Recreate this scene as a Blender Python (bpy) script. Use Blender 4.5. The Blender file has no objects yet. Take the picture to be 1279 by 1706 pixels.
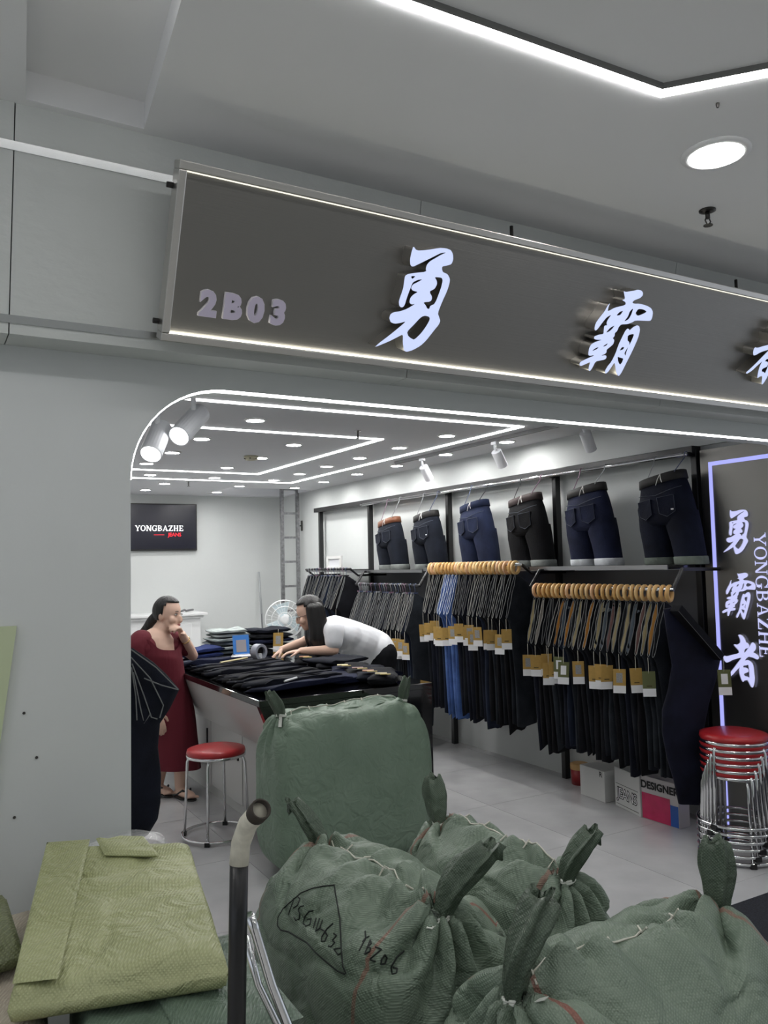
import bpy, math, random
from mathutils import Vector, Matrix, noise
from mathutils.bvhtree import BVHTree
random.seed(7)
SC = bpy.context.scene
COL = SC.collection
R_ = math.radians
# ------------------------------------------------------------------ camera
F_PX, CXP, CYP = 1356.0, 639.5, 853.0
YAW, PITCH, ROLL = R_(29.97), R_(3.70), R_(-1.26)
EYE = Vector((0, 0, 1.5))
_fw = Vector((math.sin(YAW) * math.cos(PITCH), math.cos(YAW) * math.cos(PITCH), math.sin(PITCH)))
_r0 = Vector((math.cos(YAW), -math.sin(YAW), 0))
_u0 = _r0.cross(_fw)
_rt = math.cos(ROLL) * _r0 + math.sin(ROLL) * _u0
_up = -math.sin(ROLL) * _r0 + math.cos(ROLL) * _u0
camd = bpy.data.cameras.new('camera')
camd.sensor_fit = 'VERTICAL'; camd.sensor_height = 36.0; camd.lens = F_PX / 1706.0 * 36.0
camd.clip_start = 0.02; camd.clip_end = 100
cam = bpy.data.objects.new('camera', camd); COL.objects.link(cam)
M = Matrix((_rt, _up, -_fw)).transposed().to_4x4(); M.translation = EYE
cam.matrix_world = M
SC.camera = cam
# ------------------------------------------------------------------ world, exposure
world = bpy.data.worlds.new('world'); SC.world = world; world.use_nodes = True
world.node_tree.nodes['Background'].inputs[0].default_value = (0.80, 0.86, 0.95, 1)
world.node_tree.nodes['Background'].inputs[1].default_value = 0.72
SC.view_settings.view_transform = 'Standard'; SC.view_settings.look = 'None'
SC.view_settings.gamma = 1.0; SC.view_settings.use_curve_mapping = False
SC.view_settings.exposure = 0.0
LED_CORRIDOR, LED_SHOP, DOWN_SHOP, DOWN_CORRIDOR, LED_ARCH = 16.0, 12.0, 150.0, 82.0, 14.0

# ------------------------------------------------------------------ helpers
def ray(u, v):
    return _fw + (u - CXP) / F_PX * _rt - (v - CYP) / F_PX * _up
def at(u, v, ax, val):
    """the point of the plane (axis ax = val) that pixel (u, v) looks at"""
    d = ray(u, v); t = (val - EYE[ax]) / d[ax]
    return EYE + t * d
def on_plane(u, v, p, n):
    d = ray(u, v); return EYE + d * ((p - EYE).dot(n) / d.dot(n))
def S(r, g, b):
    f = lambda c: (c / 255 / 12.92) if c <= 10 else ((c / 255 + 0.055) / 1.055) ** 2.4
    return (f(r), f(g), f(b), 1)
MATS = {}
def mat(name, col, rough=0.6, metal=0.0, emit=0.0, bump=None, var=0.0, vscale=8.0, spec=0.5, alpha=1.0, trans=0.0, coat=0.0):
    if name in MATS: return MATS[name]
    m = bpy.data.materials.new(name); m.use_nodes = True
    nt = m.node_tree; b = nt.nodes['Principled BSDF']
    b.inputs['Base Color'].default_value = col; b.inputs['Roughness'].default_value = rough
    b.inputs['Metallic'].default_value = metal; b.inputs['Specular IOR Level'].default_value = spec
    b.inputs['Coat Weight'].default_value = coat
    if trans: b.inputs['Transmission Weight'].default_value = trans
    if alpha < 1: b.inputs['Alpha'].default_value = alpha
    if emit:
        b.inputs['Emission Color'].default_value = col; b.inputs['Emission Strength'].default_value = emit
    tc = nt.nodes.new('ShaderNodeTexCoord')
    if var:
        n = nt.nodes.new('ShaderNodeTexNoise'); n.inputs['Scale'].default_value = vscale; n.inputs['Detail'].default_value = 5
        nt.links.new(tc.outputs['Object'], n.inputs['Vector'])
        rp = nt.nodes.new('ShaderNodeValToRGB')
        rp.color_ramp.elements[0].position = 0.3; rp.color_ramp.elements[1].position = 0.7
        rp.color_ramp.elements[0].color = tuple(c * (1 - var) for c in col[:3]) + (1,)
        rp.color_ramp.elements[1].color = tuple(min(1, c * (1 + var)) for c in col[:3]) + (1,)
        nt.links.new(n.outputs['Fac'], rp.inputs['Fac']); nt.links.new(rp.outputs['Color'], b.inputs['Base Color'])
    if bump:
        sc, st = bump[0], bump[1]
        n2 = nt.nodes.new('ShaderNodeTexNoise'); n2.inputs['Scale'].default_value = sc; n2.inputs['Detail'].default_value = 4
        mp = nt.nodes.new('ShaderNodeMapping')
        if len(bump) > 2: mp.inputs['Scale'].default_value = bump[2]
        nt.links.new(tc.outputs['Object'], mp.inputs['Vector']); nt.links.new(mp.outputs['Vector'], n2.inputs['Vector'])
        bp = nt.nodes.new('ShaderNodeBump'); bp.inputs['Strength'].default_value = st; bp.inputs['Distance'].default_value = 0.02
        nt.links.new(n2.outputs['Fac'], bp.inputs['Height']); nt.links.new(bp.outputs['Normal'], b.inputs['Normal'])
    MATS[name] = m
    return m
def woven(name, col, dark, red=False, scale=260.0):
    """woven polypropylene sack cloth: crossed tape bump and specks; a red tape runs near each end"""
    m = mat(name, col, rough=0.48, spec=0.45)
    nt = m.node_tree; b = nt.nodes['Principled BSDF']
    tc = nt.nodes.new('ShaderNodeTexCoord')
    mp = nt.nodes.new('ShaderNodeMapping'); mp.inputs['Rotation'].default_value = (0.5, 0.6, 0.7)
    nt.links.new(tc.outputs['Object'], mp.inputs['Vector'])
    hs = []
    for ax in ('X', 'Z'):
        w = nt.nodes.new('ShaderNodeTexWave'); w.bands_direction = ax; w.inputs['Scale'].default_value = scale / 4.3
        w.inputs['Distortion'].default_value = 0.6; nt.links.new(mp.outputs['Vector'], w.inputs['Vector']); hs.append(w)
    mul = nt.nodes.new('ShaderNodeMath'); mul.operation = 'MULTIPLY'
    nt.links.new(hs[0].outputs['Fac'], mul.inputs[0]); nt.links.new(hs[1].outputs['Fac'], mul.inputs[1])
    n = nt.nodes.new('ShaderNodeTexNoise'); n.inputs['Scale'].default_value = 5; n.inputs['Detail'].default_value = 8
    nt.links.new(tc.outputs['Object'], n.inputs['Vector'])
    add = nt.nodes.new('ShaderNodeMath'); add.operation = 'MULTIPLY_ADD'; add.inputs[1].default_value = 0.42
    nt.links.new(mul.outputs[0], add.inputs[0]); nt.links.new(n.outputs['Fac'], add.inputs[2])
    rp = nt.nodes.new('ShaderNodeValToRGB')
    rp.color_ramp.elements[0].position = 0.3; rp.color_ramp.elements[0].color = dark
    rp.color_ramp.elements[1].position = 0.8; rp.color_ramp.elements[1].color = col
    nt.links.new(add.outputs[0], rp.inputs['Fac'])
    out = rp.outputs['Color']
    if red:
        sx = nt.nodes.new('ShaderNodeSeparateXYZ'); nt.links.new(tc.outputs['Object'], sx.inputs[0])
        ab = nt.nodes.new('ShaderNodeMath'); ab.operation = 'ABSOLUTE'; nt.links.new(sx.outputs['X'], ab.inputs[0])
        cp = nt.nodes.new('ShaderNodeMath'); cp.operation = 'COMPARE'; cp.inputs[1].default_value = red; cp.inputs[2].default_value = 0.006
        nt.links.new(ab.outputs[0], cp.inputs[0])
        m2 = nt.nodes.new('ShaderNodeMath'); m2.operation = 'MULTIPLY'; nt.links.new(cp.outputs[0], m2.inputs[0]); nt.links.new(n.outputs['Fac'], m2.inputs[1])
        mx = nt.nodes.new('ShaderNodeMixRGB'); mx.inputs[2].default_value = S(150, 60, 50)
        nt.links.new(m2.outputs[0], mx.inputs[0]); nt.links.new(out, mx.inputs[1]); out = mx.outputs[0]
    nt.links.new(out, b.inputs['Base Color'])
    bp = nt.nodes.new('ShaderNodeBump'); bp.inputs['Strength'].default_value = 0.35; bp.inputs['Distance'].default_value = 0.004
    nt.links.new(mul.outputs[0], bp.inputs['Height'])
    wr = nt.nodes.new('ShaderNodeTexNoise'); wr.inputs['Scale'].default_value = 13; wr.inputs['Detail'].default_value = 3; wr.inputs['Distortion'].default_value = 1.4
    nt.links.new(tc.outputs['Object'], wr.inputs['Vector'])
    bp2 = nt.nodes.new('ShaderNodeBump'); bp2.inputs['Strength'].default_value = 0.55; bp2.inputs['Distance'].default_value = 0.03
    nt.links.new(wr.outputs['Fac'], bp2.inputs['Height']); nt.links.new(bp.outputs['Normal'], bp2.inputs['Normal']); nt.links.new(bp2.outputs['Normal'], b.inputs['Normal'])
    return m
def denim(name, col, hi=None):
    m = mat(name, col, rough=0.85, spec=0.2, bump=(220, 0.25), var=0.35, vscale=9)
    return m

def link(o, parent=None):
    COL.objects.link(o)
    if parent is not None:
        o.parent = parent
        o.matrix_parent_inverse = parent.matrix_basis.inverted()
    return o
def tag(o, label=None, cat=None, group=None, kind=None):
    if label: o['label'] = label
    if cat: o['category'] = cat
    if group: o['group'] = group
    if kind: o['kind'] = kind
    return o
def thing(name, label, cat, loc, group=None):
    o = bpy.data.objects.new(name, None); o.empty_display_size = 0.1; o.location = loc
    COL.objects.link(o)
    return tag(o, label, cat, group)
def copy_tree(o, offset, label=None, group=None, parent=None):
    """copy of a thing and its parts and sub-parts, moved by offset (world)"""
    c = o.copy(); COL.objects.link(c)
    if parent is None:
        c.location = o.location + Vector(offset)
        if label: c['label'] = label
        if group: c['group'] = group
    else:
        mpi = o.matrix_parent_inverse.copy(); c.parent = parent; c.matrix_parent_inverse = mpi
    for ch in list(o.children): copy_tree(ch, offset, parent=c)
    return c
class B:
    """collects geometry (world coordinates) for ONE mesh object"""
    def __init__(s): s.v = []; s.f = []
    def add(s, vs, fs):
        k = len(s.v); s.v += [tuple(p) for p in vs]; s.f += [tuple(i + k for i in f) for f in fs]; return s
    def box(s, lo, hi):
        (a, b, c), (d, e, f) = lo, hi
        return s.add([(a,b,c),(d,b,c),(d,e,c),(a,e,c),(a,b,f),(d,b,f),(d,e,f),(a,e,f)],
                     [(3,2,1,0),(4,5,6,7),(0,1,5,4),(1,2,6,5),(2,3,7,6),(3,0,4,7)])
    def obox(s, c, ax, ay, az):
        """box about centre c with half-axis vectors"""
        c, ax, ay, az = map(Vector, (c, ax, ay, az))
        vs = [c + i*ax + j*ay + k*az for k in (-1,1) for j in (-1,1) for i in (-1,1)]
        return s.add(vs, [(0,2,3,1),(4,5,7,6),(0,1,5,4),(1,3,7,5),(3,2,6,7),(2,0,4,6)])
    def loft(s, secs, closed=True, cap0=False, cap1=False, loop=False):
        n = len(secs[0]); k = len(s.v)
        for q in secs: s.v += [tuple(p) for p in q]
        m = len(secs)
        for i in range(m if loop else m - 1):
            i2 = (i + 1) % m
            for j in range(n if closed else n - 1):
                j2 = (j + 1) % n
                s.f.append((k+i*n+j, k+i*n+j2, k+i2*n+j2, k+i2*n+j))
        if cap0: s.f.append(tuple(k + j for j in reversed(range(n))))
        if cap1: s.f.append(tuple(k + (m-1)*n + j for j in range(n)))
        return s
    def tube(s, path, r, n=8, loop=False, cap=True, flat=1.0):
        path = [Vector(p) for p in path]; m = len(path); secs = []; nrm = None
        for i, p in enumerate(path):
            a = path[(i-1) % m] if (loop or i) else p; b = path[(i+1) % m] if (loop or i < m-1) else p
            t = (b - a).normalized() if (b - a).length > 1e-9 else Vector((0,0,1))
            if nrm is None:
                nrm = t.orthogonal().normalized() if abs(t.z) > .9 else t.cross(Vector((0,0,1))).normalized()
            nrm = (nrm - t * nrm.dot(t)).normalized(); bi = t.cross(nrm)
            rr = r[i] if isinstance(r, (list, tuple)) else r
            secs.append([p + rr*math.cos(2*math.pi*j/n)*nrm + rr*flat*math.sin(2*math.pi*j/n)*bi for j in range(n)])
        return s.loft(secs, True, cap and not loop, cap and not loop, loop)
    def lathe(s, prof, c, n=24, axis=(0,0,1), closed=False):
        """profile [(r, h)] turned about axis through c"""
        c = Vector(c); az = Vector(axis).normalized(); ax = az.orthogonal().normalized(); ay = az.cross(ax)
        secs = [[c + az*h + max(r,1e-5)*(math.cos(2*math.pi*j/n)*ax + math.sin(2*math.pi*j/n)*ay) for j in range(n)] for r, h in prof]
        return s.loft(secs, True, not closed, not closed, closed)
    def build(s, name, m, parent=None, smooth=False, bevel=0, subsurf=0, label=None):
        me = bpy.data.meshes.new(name); me.from_pydata(s.v, [], s.f); me.validate(); me.update()
        o = bpy.data.objects.new(name, me)
        for q in (m if isinstance(m, (list, tuple)) else [m]): me.materials.append(q)
        if smooth: me.polygons.foreach_set('use_smooth', [True]*len(me.polygons))
        if bevel:
            bv = o.modifiers.new('bevel', 'BEVEL'); bv.width = bevel; bv.segments = 2; bv.limit_method = 'ANGLE'; bv.angle_limit = R_(40)
        if subsurf:
            ss = o.modifiers.new('sub', 'SUBSURF'); ss.levels = subsurf; ss.render_levels = subsurf
        link(o, parent)
        if label: o['label'] = label
        return o
def curve_mesh(cu):
    o = bpy.data.objects.new('tmp', cu); COL.objects.link(o)
    dg = bpy.context.evaluated_depsgraph_get(); dg.update()
    me = bpy.data.meshes.new_from_object(o.evaluated_get(dg))
    bpy.data.objects.remove(o); return me
def frame(o, x, y):
    x = Vector(x).normalized(); y = Vector(y); y = (y - x*y.dot(x)).normalized(); z = x.cross(y)
    m = Matrix((x, y, z)).transposed().to_4x4(); m.translation = Vector(o); return m
def place(me, name, m, parent, fr):
    me.transform(fr); me.name = name; me.materials.clear(); me.materials.append(m)
    o = bpy.data.objects.new(name, me); return link(o, parent)
def text(name, body, size, fr, m, parent, ext=0.0, off=0.0, spacing=1.0, align='CENTER', shear=0.0):
    cu = bpy.data.curves.new('t', 'FONT'); cu.body = body; cu.size = size; cu.extrude = ext; cu.offset = off
    cu.space_character = spacing; cu.align_x = align; cu.align_y = 'CENTER'; cu.shear = shear; cu.resolution_u = 3
    return place(curve_mesh(cu), name, m, parent, fr)
def glyph(polys, ext=0.0, fill='BOTH', smooth=True):
    """filled outline (even-odd holes) -> mesh in XY; polys: lists of (x, y)"""
    cu = bpy.data.curves.new('g', 'CURVE'); cu.dimensions = '2D'; cu.fill_mode = fill; cu.extrude = ext
    for p in polys:
        q = p
        if smooth:   # one corner-cutting pass
            q = []
            for i in range(len(p)):
                a, b = p[i], p[(i+1) % len(p)]
                q += [(a[0]*.8+b[0]*.2, a[1]*.8+b[1]*.2), (a[0]*.2+b[0]*.8, a[1]*.2+b[1]*.8)]
        sp = cu.splines.new('POLY'); sp.points.add(len(q)-1); sp.use_cyclic_u = True
        for i, c in enumerate(q): sp.points[i].co = (c[0], c[1], 0, 1)
    return curve_mesh(cu)
# serif capitals for the shop's lettering, each in a 0..w by 0..1 box, made of outlines
def serif_caps(word, fat=0.2, thin=0.09):
    out = []; x0 = 0
    def q(a, b, c, d): return [a, b, c, d]
    for ch in word:
        P = []; w = 0.85
        bar = lambda x, y, ww, h: P.append([(x,y),(x+ww,y),(x+ww,y+h),(x,y+h)])
        ser = lambda x, y: bar(x-0.08, y, fat+0.16, 0.07)
        if ch == 'Y':
            P.append([(0,1),(fat*1.1,1),(.43+fat*.4,.45),(.43-fat*.4,.45)]); P.append([(.76,1),(.76+thin*1.2,1),(.5,.42),(.42,.46)])
            bar(.43-fat*.45, 0, fat*.9, .48); ser(.34,0); bar(-.06,.93,.36,.07); bar(.6,.93,.32,.07)
        elif ch in 'OG':
            n = 22; w = .95; a0, a1 = (0, 2*math.pi) if ch == 'O' else (R_(42), R_(335))
            pts = [a0+(a1-a0)*i/n for i in range(n+1)]
            o1 = [(.47+.47*math.cos(a), .5+.53*math.sin(a)) for a in pts]
            i1 = [(.47+(.47-fat*(.35+.65*abs(math.cos(a))))*math.cos(a), .5+(.53-thin)*math.sin(a)) for a in pts]
            for i in range(n): P.append([o1[i],o1[i+1],i1[i+1],i1[i]])
            if ch == 'G': bar(.66,.05,fat,.38); bar(.56,.40,.4,.07); bar(.78,.68,.08,.32)
        elif ch == 'N':
            w = .95; bar(.1,0,thin,1); bar(.76,0,thin,1); P.append([(.06,1),(.06+fat*1.2,1),(.85,0),(.85-fat*.9,0)])
            bar(-.02,0,.33,.07); bar(-.04,.93,.25,.07); bar(.65,.93,.32,.07)
        elif ch == 'B':
            bar(.08,0,fat,1); ser(.08,0); ser(.08,.93)
            for cy, ry, rx in ((.745,.255,.42),(.265,.265,.5)):
                n = 12
                for i in range(n):
                    a, b = -math.pi/2+math.pi*i/n, -math.pi/2+math.pi*(i+1)/n
                    g = lambda t, k: (.3+(rx-k*fat*abs(math.cos(t)))*math.cos(t), cy+(ry-k*thin*.8)*math.sin(t))
                    P.append([g(a,0),g(b,0),g(b,1),g(a,1)])
                bar(.2,cy-ry,.12,.07); bar(.2,cy+ry-.07,.12,.07)
        elif ch == 'A':
            w = .95; P.append([(.42,1),(.52,1),(.9,0),(.9-fat*1.1,0)]); P.append([(.42,1),(.49,.93),(.16,0),(.07,0)]); bar(.22,.3,.45,.07)
            bar(-.02,0,.3,.07); bar(.6,0,.38,.07)
        elif ch == 'Z':
            bar(.05,.92,.75,.08); bar(.02,0,.8,.08); P.append([(.55,.95),(.8,.95),(.28,.05),(.03,.05)]); bar(.05,.74,.07,.2); bar(.75,.06,.07,.22)
        elif ch == 'H':
            w = .98; bar(.1,0,fat,1); bar(.68,0,fat,1); bar(.2,.46,.55,.08)
            for x in (.1,.68): ser(x,0); ser(x,.93)
        elif ch == 'E':
            w = .82; bar(.08,0,fat,1); bar(.0,.92,.72,.08); bar(.0,0,.76,.08); bar(.2,.46,.32,.08); bar(.65,.72,.07,.22); bar(.69,.05,.07,.24); bar(.48,.38,.06,.24)
        for p in P: out.append([(x0+a, b) for a, b in p])
        x0 += w + .1
    return out, x0 - .1
def serif_word(name, word, fr, height, m, parent, fat=.2, thin=.09, stretch=1.0):
    polys, w = serif_caps(word, fat, thin); b = B()
    for p in polys:
        pts = [fr @ Vector(((x - w/2)*height*stretch, (y-.5)*height, 0)) for x, y in p]
        b.add(pts, [tuple(range(len(pts)))])
    return b.build(name, m, parent)
# ------------------------------------------------------------------ shared materials
WHITE = mat('wall paint', S(206, 209, 208), 0.55, bump=(9, 0.10), var=0.02, vscale=2)
PLASTER = mat('rough painted board', S(200, 203, 200), 0.5, bump=(10, 0.16, (1, 1, 2.2)), var=0.04, vscale=3)
CEIL = mat('ceiling paint', S(238, 238, 238), 0.7, bump=(6, 0.04))
CEIL_SHOP = mat('shop ceiling paint', S(214, 215, 218), 0.7)
STEEL = mat('brushed steel', (0.58, 0.565, 0.54, 1), 0.34, 1.0, bump=(60, 0.05, (0.05, 1, 6)))
STEEL_DK = mat('dark brushed steel', (0.24, 0.232, 0.22, 1), 0.40, 1.0, bump=(60, 0.05, (0.05, 1, 6)))
CHROME = mat('chrome', (0.75, 0.75, 0.76, 1), 0.12, 1.0)
ALU = mat('aluminium strip', (0.62, 0.63, 0.63, 1), 0.25, 1.0)
BLACK_METAL = mat('black metal', S(22, 22, 24), 0.35, spec=0.5)
BLACK_GLOSS = mat('black gloss panel', S(8, 8, 9), 0.08, coat=0.5)
PLASTIC_W = mat('white plastic', S(225, 226, 230), 0.35)
DARK_GAP = mat('joint shadow line', S(70, 70, 70), 0.9)
LEDC = mat('corridor led', (1, 1, 1, 1), emit=LED_CORRIDOR)
LEDS = mat('shop led', (1, 1, 1, 1), emit=LED_SHOP)
LEDA = mat('arch led', (1, 1, 1, 1), emit=LED_ARCH)
DOWNS = mat('downlight lens', (1, 0.99, 0.97, 1), emit=DOWN_SHOP)
DOWNC = mat('corridor downlight lens', (1, 0.98, 0.95, 1), emit=DOWN_CORRIDOR)
CHAR_FACE = mat('lit acrylic face', S(205, 218, 255), emit=0.95)
LED_BLUE = mat('cool led border', S(172, 176, 255), emit=1.0)
LED_SIGN = mat('sign edge led', S(255, 252, 235), emit=9.0)
for m_ in (CHAR_FACE, LED_BLUE): m_.node_tree.nodes['Principled BSDF'].inputs['Base Color'].default_value = (.1,.1,.12,1)

# ------------------------------------------------------------------ shell
YF, YFB = 2.42, 2.54            # front wall faces
ZC, ZS = 2.69, 2.37             # corridor and shop ceilings
XR, YB, XL = 3.98, 9.5, -0.2
OX0, OX1, OZ, OR = 0.543, 3.92, 2.055, 0.29
def struct(o): return tag(o, kind='structure')
# front wall with a round-cornered opening
def arch(n=12, inset=0.0):
    x0, x1, z, r = OX0+inset, OX1-inset, OZ-inset, OR-inset
    p = [(x0, 0)]
    p += [(x0+r-r*math.cos(a), z-r+r*math.sin(a)) for a in [math.pi/2*i/n for i in range(n+1)]]
    p += [(x1-r+r*math.sin(a), z-r+r*math.cos(a)) for a in [math.pi/2*i/n for i in range(n+1)]]
    return p + [(x1, 0)]
ap = arch()
b = B(); k = len(ap)
outl = [(-5, 0)] + ap + [(7, 0), (7, 2.75), (-5, 2.75)]
n = len(outl)
b.add([(x, YF, z) for x, z in outl] + [(x, YFB, z) for x, z in outl],
      [tuple(range(n)), tuple(reversed(range(n, 2*n)))] + [(i, i+n, (i+1) % n + n, (i+1) % n) for i in range(n)])
wf = struct(b.build('wall_front', WHITE))
for u, v in ((40, 1188), (24, 1362), (61, 1262)):
    B().lathe([(0.004, 0), (0.003, 0.002)], at(u, v, 1, YF-0.002), 10, (0,-1,0)).build('screw_hole', mat('screw hole', S(60,58,55), .8), wf)
# led line along the opening's edge
pa, pb = arch(16, 0.0005), arch(16, 0.0035)
o = B().loft([[(a[0],YF+.004,a[1]),(a[0],YF+.03,a[1]),(c[0],YF+.03,c[1]),(c[0],YF+.004,c[1])] for a, c in zip(pa[1:-1], pb[1:-1])], True, True, True).build('opening_light_strip', LEDA)
tag(o, 'thin white light line around the edge of the rounded shop opening', 'light strip')
# fascia above the opening: leans out at the top
FB, FT = Vector((0, 2.30, 2.125)), Vector((0, 2.16, ZC+0.10))
def fas(x, z, d=0.0):
    t = (z - FB.z) / (FT.z - FB.z); return Vector((x, FB.y + t*(FT.y-FB.y) - d, z))
xs = [-5, 0.205, 1.425, 2.645, 3.865, 7]
fa = thing('trim_1', None, None, (0, 2.3, 2.125)); fa['kind'] = 'structure'
for i in range(len(xs)-1):
    x0, x1 = xs[i]+0.0015, xs[i+1]-0.0015
    b = B(); q = [fas(x0, FB.z), fas(x1, FB.z), fas(x1, FT.z), fas(x0, FT.z)]
    w = [Vector((p.x, YF-0.001, p.z)) for p in q]
    b.add(q + w, [(0,1,2,3),(7,6,5,4),(0,4,5,1),(1,5,6,2),(2,6,7,3),(3,7,4,0)])
    b.build('board', PLASTER, fa)
# polished strips let into the fascia
for i, (z0, z1) in enumerate(((2.575, 2.597), (2.152, 2.172))):
    b = B(); q = [fas(-5, z0, .004), fas(7, z0, .004), fas(7, z1, .004), fas(-5, z1, .004)]
    w = [p + Vector((0, .012, 0)) for p in q]
    b.add(q + w, [(0,1,2,3),(7,6,5,4),(0,4,5,1),(1,5,6,2),(2,6,7,3),(3,7,4,0)])
    struct(b.build('trim_%d' % (i+2), ALU))
# corridor ceiling with the sunk bay
def c2(u, v): p = at(u, v, 2, ZC); return (p.x, p.y)
bay = [c2(43, 165), c2(240, 215), c2(302, 0), c2(45, 0)]
ext = lambda a, b, s: (a[0]+(b[0]-a[0])*s, a[1]+(b[1]-a[1])*s)
bay[2] = ext(bay[1], bay[2], 2.6); bay[3] = ext(bay[0], bay[3], 3.6)
cx0, cx1, cy0, cy1 = -5, 7, -3.5, 2.3
hb = 0.075
b = B()
vs = [(cx0,cy0,ZC),(cx1,cy0,ZC),(cx1,cy1,ZC),(cx0,cy1,ZC)] + [(x,y,ZC) for x,y in (bay[3],bay[2],bay[1],bay[0])]
b.add(vs, [(0,4,5,1)[::-1],(1,5,6,2)[::-1],(2,6,7,3)[::-1],(3,7,4,0)[::-1]])
b.add([(x,y,ZC) for x,y in bay]+[(x,y,ZC+hb) for x,y in bay], [(0,1,5,4),(1,2,6,5),(2,3,7,6),(3,0,4,7),(4,5,6,7)])
b.add([(cx0,cy0,ZC+.3),(cx1,cy0,ZC+.3),(cx1,cy1+.2,ZC+.3),(cx0,cy1+.2,ZC+.3)], [(0,1,2,3)])
struct(b.build('ceiling', CEIL))
# corridor back wall and floors
struct(B().box((-5,-3.6,0),(7,-3.5,2.8)).build('wall_corridor', WHITE))
# shop shell
struct(B().box((XL-.1,YFB,0),(XL,YB+.1,ZS+.1)).build('wall_left', WHITE))
struct(B().box((XL-.1,YB,0),(XR+.1,YB+.1,ZS+.1)).build('wall_back', WHITE))
wr = struct(B().box((XR,YFB,0),(XR+.1,YB+.1,ZS+.1)).build('wall_right', WHITE))
# shop ceiling with the open hatch at the back
h0, h1 = at(392, 825, 2, ZS), at(500, 817, 2, ZS)
hx0, hx1, hy0, hy1 = 2.95, 3.92, 8.45, 9.3
b = B()
vs = [(XL,YFB,ZS),(XR,YFB,ZS),(XR,YB,ZS),(XL,YB,ZS),(hx0,hy0,ZS),(hx1,hy0,ZS),(hx1,hy1,ZS),(hx0,hy1,ZS)]
b.add(vs, [(0,4,5,1)[::-1],(1,5,6,2)[::-1],(2,6,7,3)[::-1],(3,7,4,0)[::-1]])
b.add([(hx0,hy0,ZS),(hx1,hy0,ZS),(hx1,hy1,ZS),(hx0,hy1,ZS),(hx0,hy0,ZS+.5),(hx1,hy0,ZS+.5),(hx1,hy1,ZS+.5),(hx0,hy1,ZS+.5)],
      [(0,1,5,4),(1,2,6,5),(2,3,7,6),(3,0,4,7),(4,5,6,7)])
struct(b.build('ceiling_shop', CEIL_SHOP))
# soffit over the racks
SX, SZ = 3.955, 2.15
struct(B().box((SX,YFB,SZ),(XR,8.5,ZS)).build('trim_4', WHITE))
# floor: big polished tiles
TILES = [mat('polished tile %d' % i, S(186+d, 186+d, 187+d), 0.16, bump=(2, 0.01), var=0.10, vscale=3.5) for i, d in enumerate((0, 6, -6))]
GROUT = mat('tile joint', S(140, 140, 138), 0.8)
fl = struct(B().box((XL-.1,2.40,-0.06),(XR+.1,YB+.1,-0.004)).build('floor', GROUT))
T = 0.8
for i in range(-5, 3):
    for j in range(-3, 8):
        x0, x1 = max(XL, 3.1+i*T), min(XR, 3.1+(i+1)*T); y0, y1 = max(2.40, 4.15+j*T), min(YB, 4.15+(j+1)*T)
        if x1-x0 < .02 or y1-y0 < .02: continue
        B().box((x0+.0012,y0+.0012,-.012),(x1-.0012,y1-.0012,0)).build('floor_tile', TILES[(i*5+j*3) % 3], fl)
struct(B().box((-5,-3.5,-0.06),(7,2.398,-0.002)).build('floor_corridor', mat('corridor floor', S(214,213,210), .3, var=.08, vscale=3)))
o = B().box((2.0,0.3,-0.002),(6.5,2.395,0.008)).build('entrance_mat', mat('mat pile', S(40,42,52), .95, bump=(300,.8), var=.5, vscale=160), bevel=.003)
tag(o, 'dark speckled carpet mat lying before the shop threshold', 'mat')

# ------------------------------------------------------------------ light fittings
def band(pts, w, z, h, closed):
    """flat light strip along pts (xy) hung under height z"""
    b = B(); m = len(pts); L = []; Rr = []
    for i in range(m):
        p = Vector(pts[i]); a = Vector(pts[(i-1) % m]) if (closed or i) else None; c = Vector(pts[(i+1) % m]) if (closed or i < m-1) else None
        d1 = (p-a).normalized() if a is not None else (c-p).normalized(); d2 = (c-p).normalized() if c is not None else d1
        n1 = Vector((-d1.y, d1.x)); n2 = Vector((-d2.y, d2.x)); nn = (n1+n2).normalized(); s = w/2/max(.3, nn.dot(n1))
        L.append(p+nn*s); Rr.append(p-nn*s)
    secs = [[(l.x,l.y,z),(l.x,l.y,z-h),(r.x,r.y,z-h),(r.x,r.y,z)] for l, r in zip(L, Rr)]
    return b.loft(secs, True, not closed, not closed, closed)
vl = [(-.2,1.40),(0.883,1.393),(1.64,1.369),(1.90,1.075),(1.90,.2),(1.6,-.1),(-.2,-.1),(-.5,.2),(-.5,1.1)]
t = thing('ceiling_light_line', 'angular white light line in a raised edge on the corridor ceiling', 'light strip', (1.64,1.369,ZC))
band(vl, .034, ZC, .006, True).build('light_strip', LEDC, t)
cen = Vector((.7,.64))
inn = [tuple(cen+(Vector(p)-cen)*0.970) for p in vl]
band(inn, .008, ZC, .012, True).build('edge_trim', mat('ceiling trim grey', S(120,120,118), .6), t)
outer = [(.4,4.06),(3.375,4.06),(3.375,7.78),(.4,7.78)]
inner = [(1.0,4.86),(2.79,4.86),(2.76,7.12),(1.0,7.12)]
for pts, lab in ((outer, 'outer white light rectangle set in the shop ceiling'), (inner, 'inner white light rectangle set in the shop ceiling')):
    o = band(pts, .028, ZS, .006, True).build('ceiling_light_rectangle', LEDS); tag(o, lab, 'light strip')
RIM = mat('downlight rim', S(235,235,235), .4)
def downlight(p, r, lens, label, group=None):
    t = thing('downlight', label, 'light', p, group)
    B().lathe([(r*1.28,0),(r*1.28,-.004),(r*1.02,-.010),(r,-.006),(r,0)], p, 28, closed=True).build('rim', RIM, t, smooth=True)
    B().lathe([(r*1.01,-.003),(r*1.01,-.0045)], p, 28).build('lens', lens, t)
    return t
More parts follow.
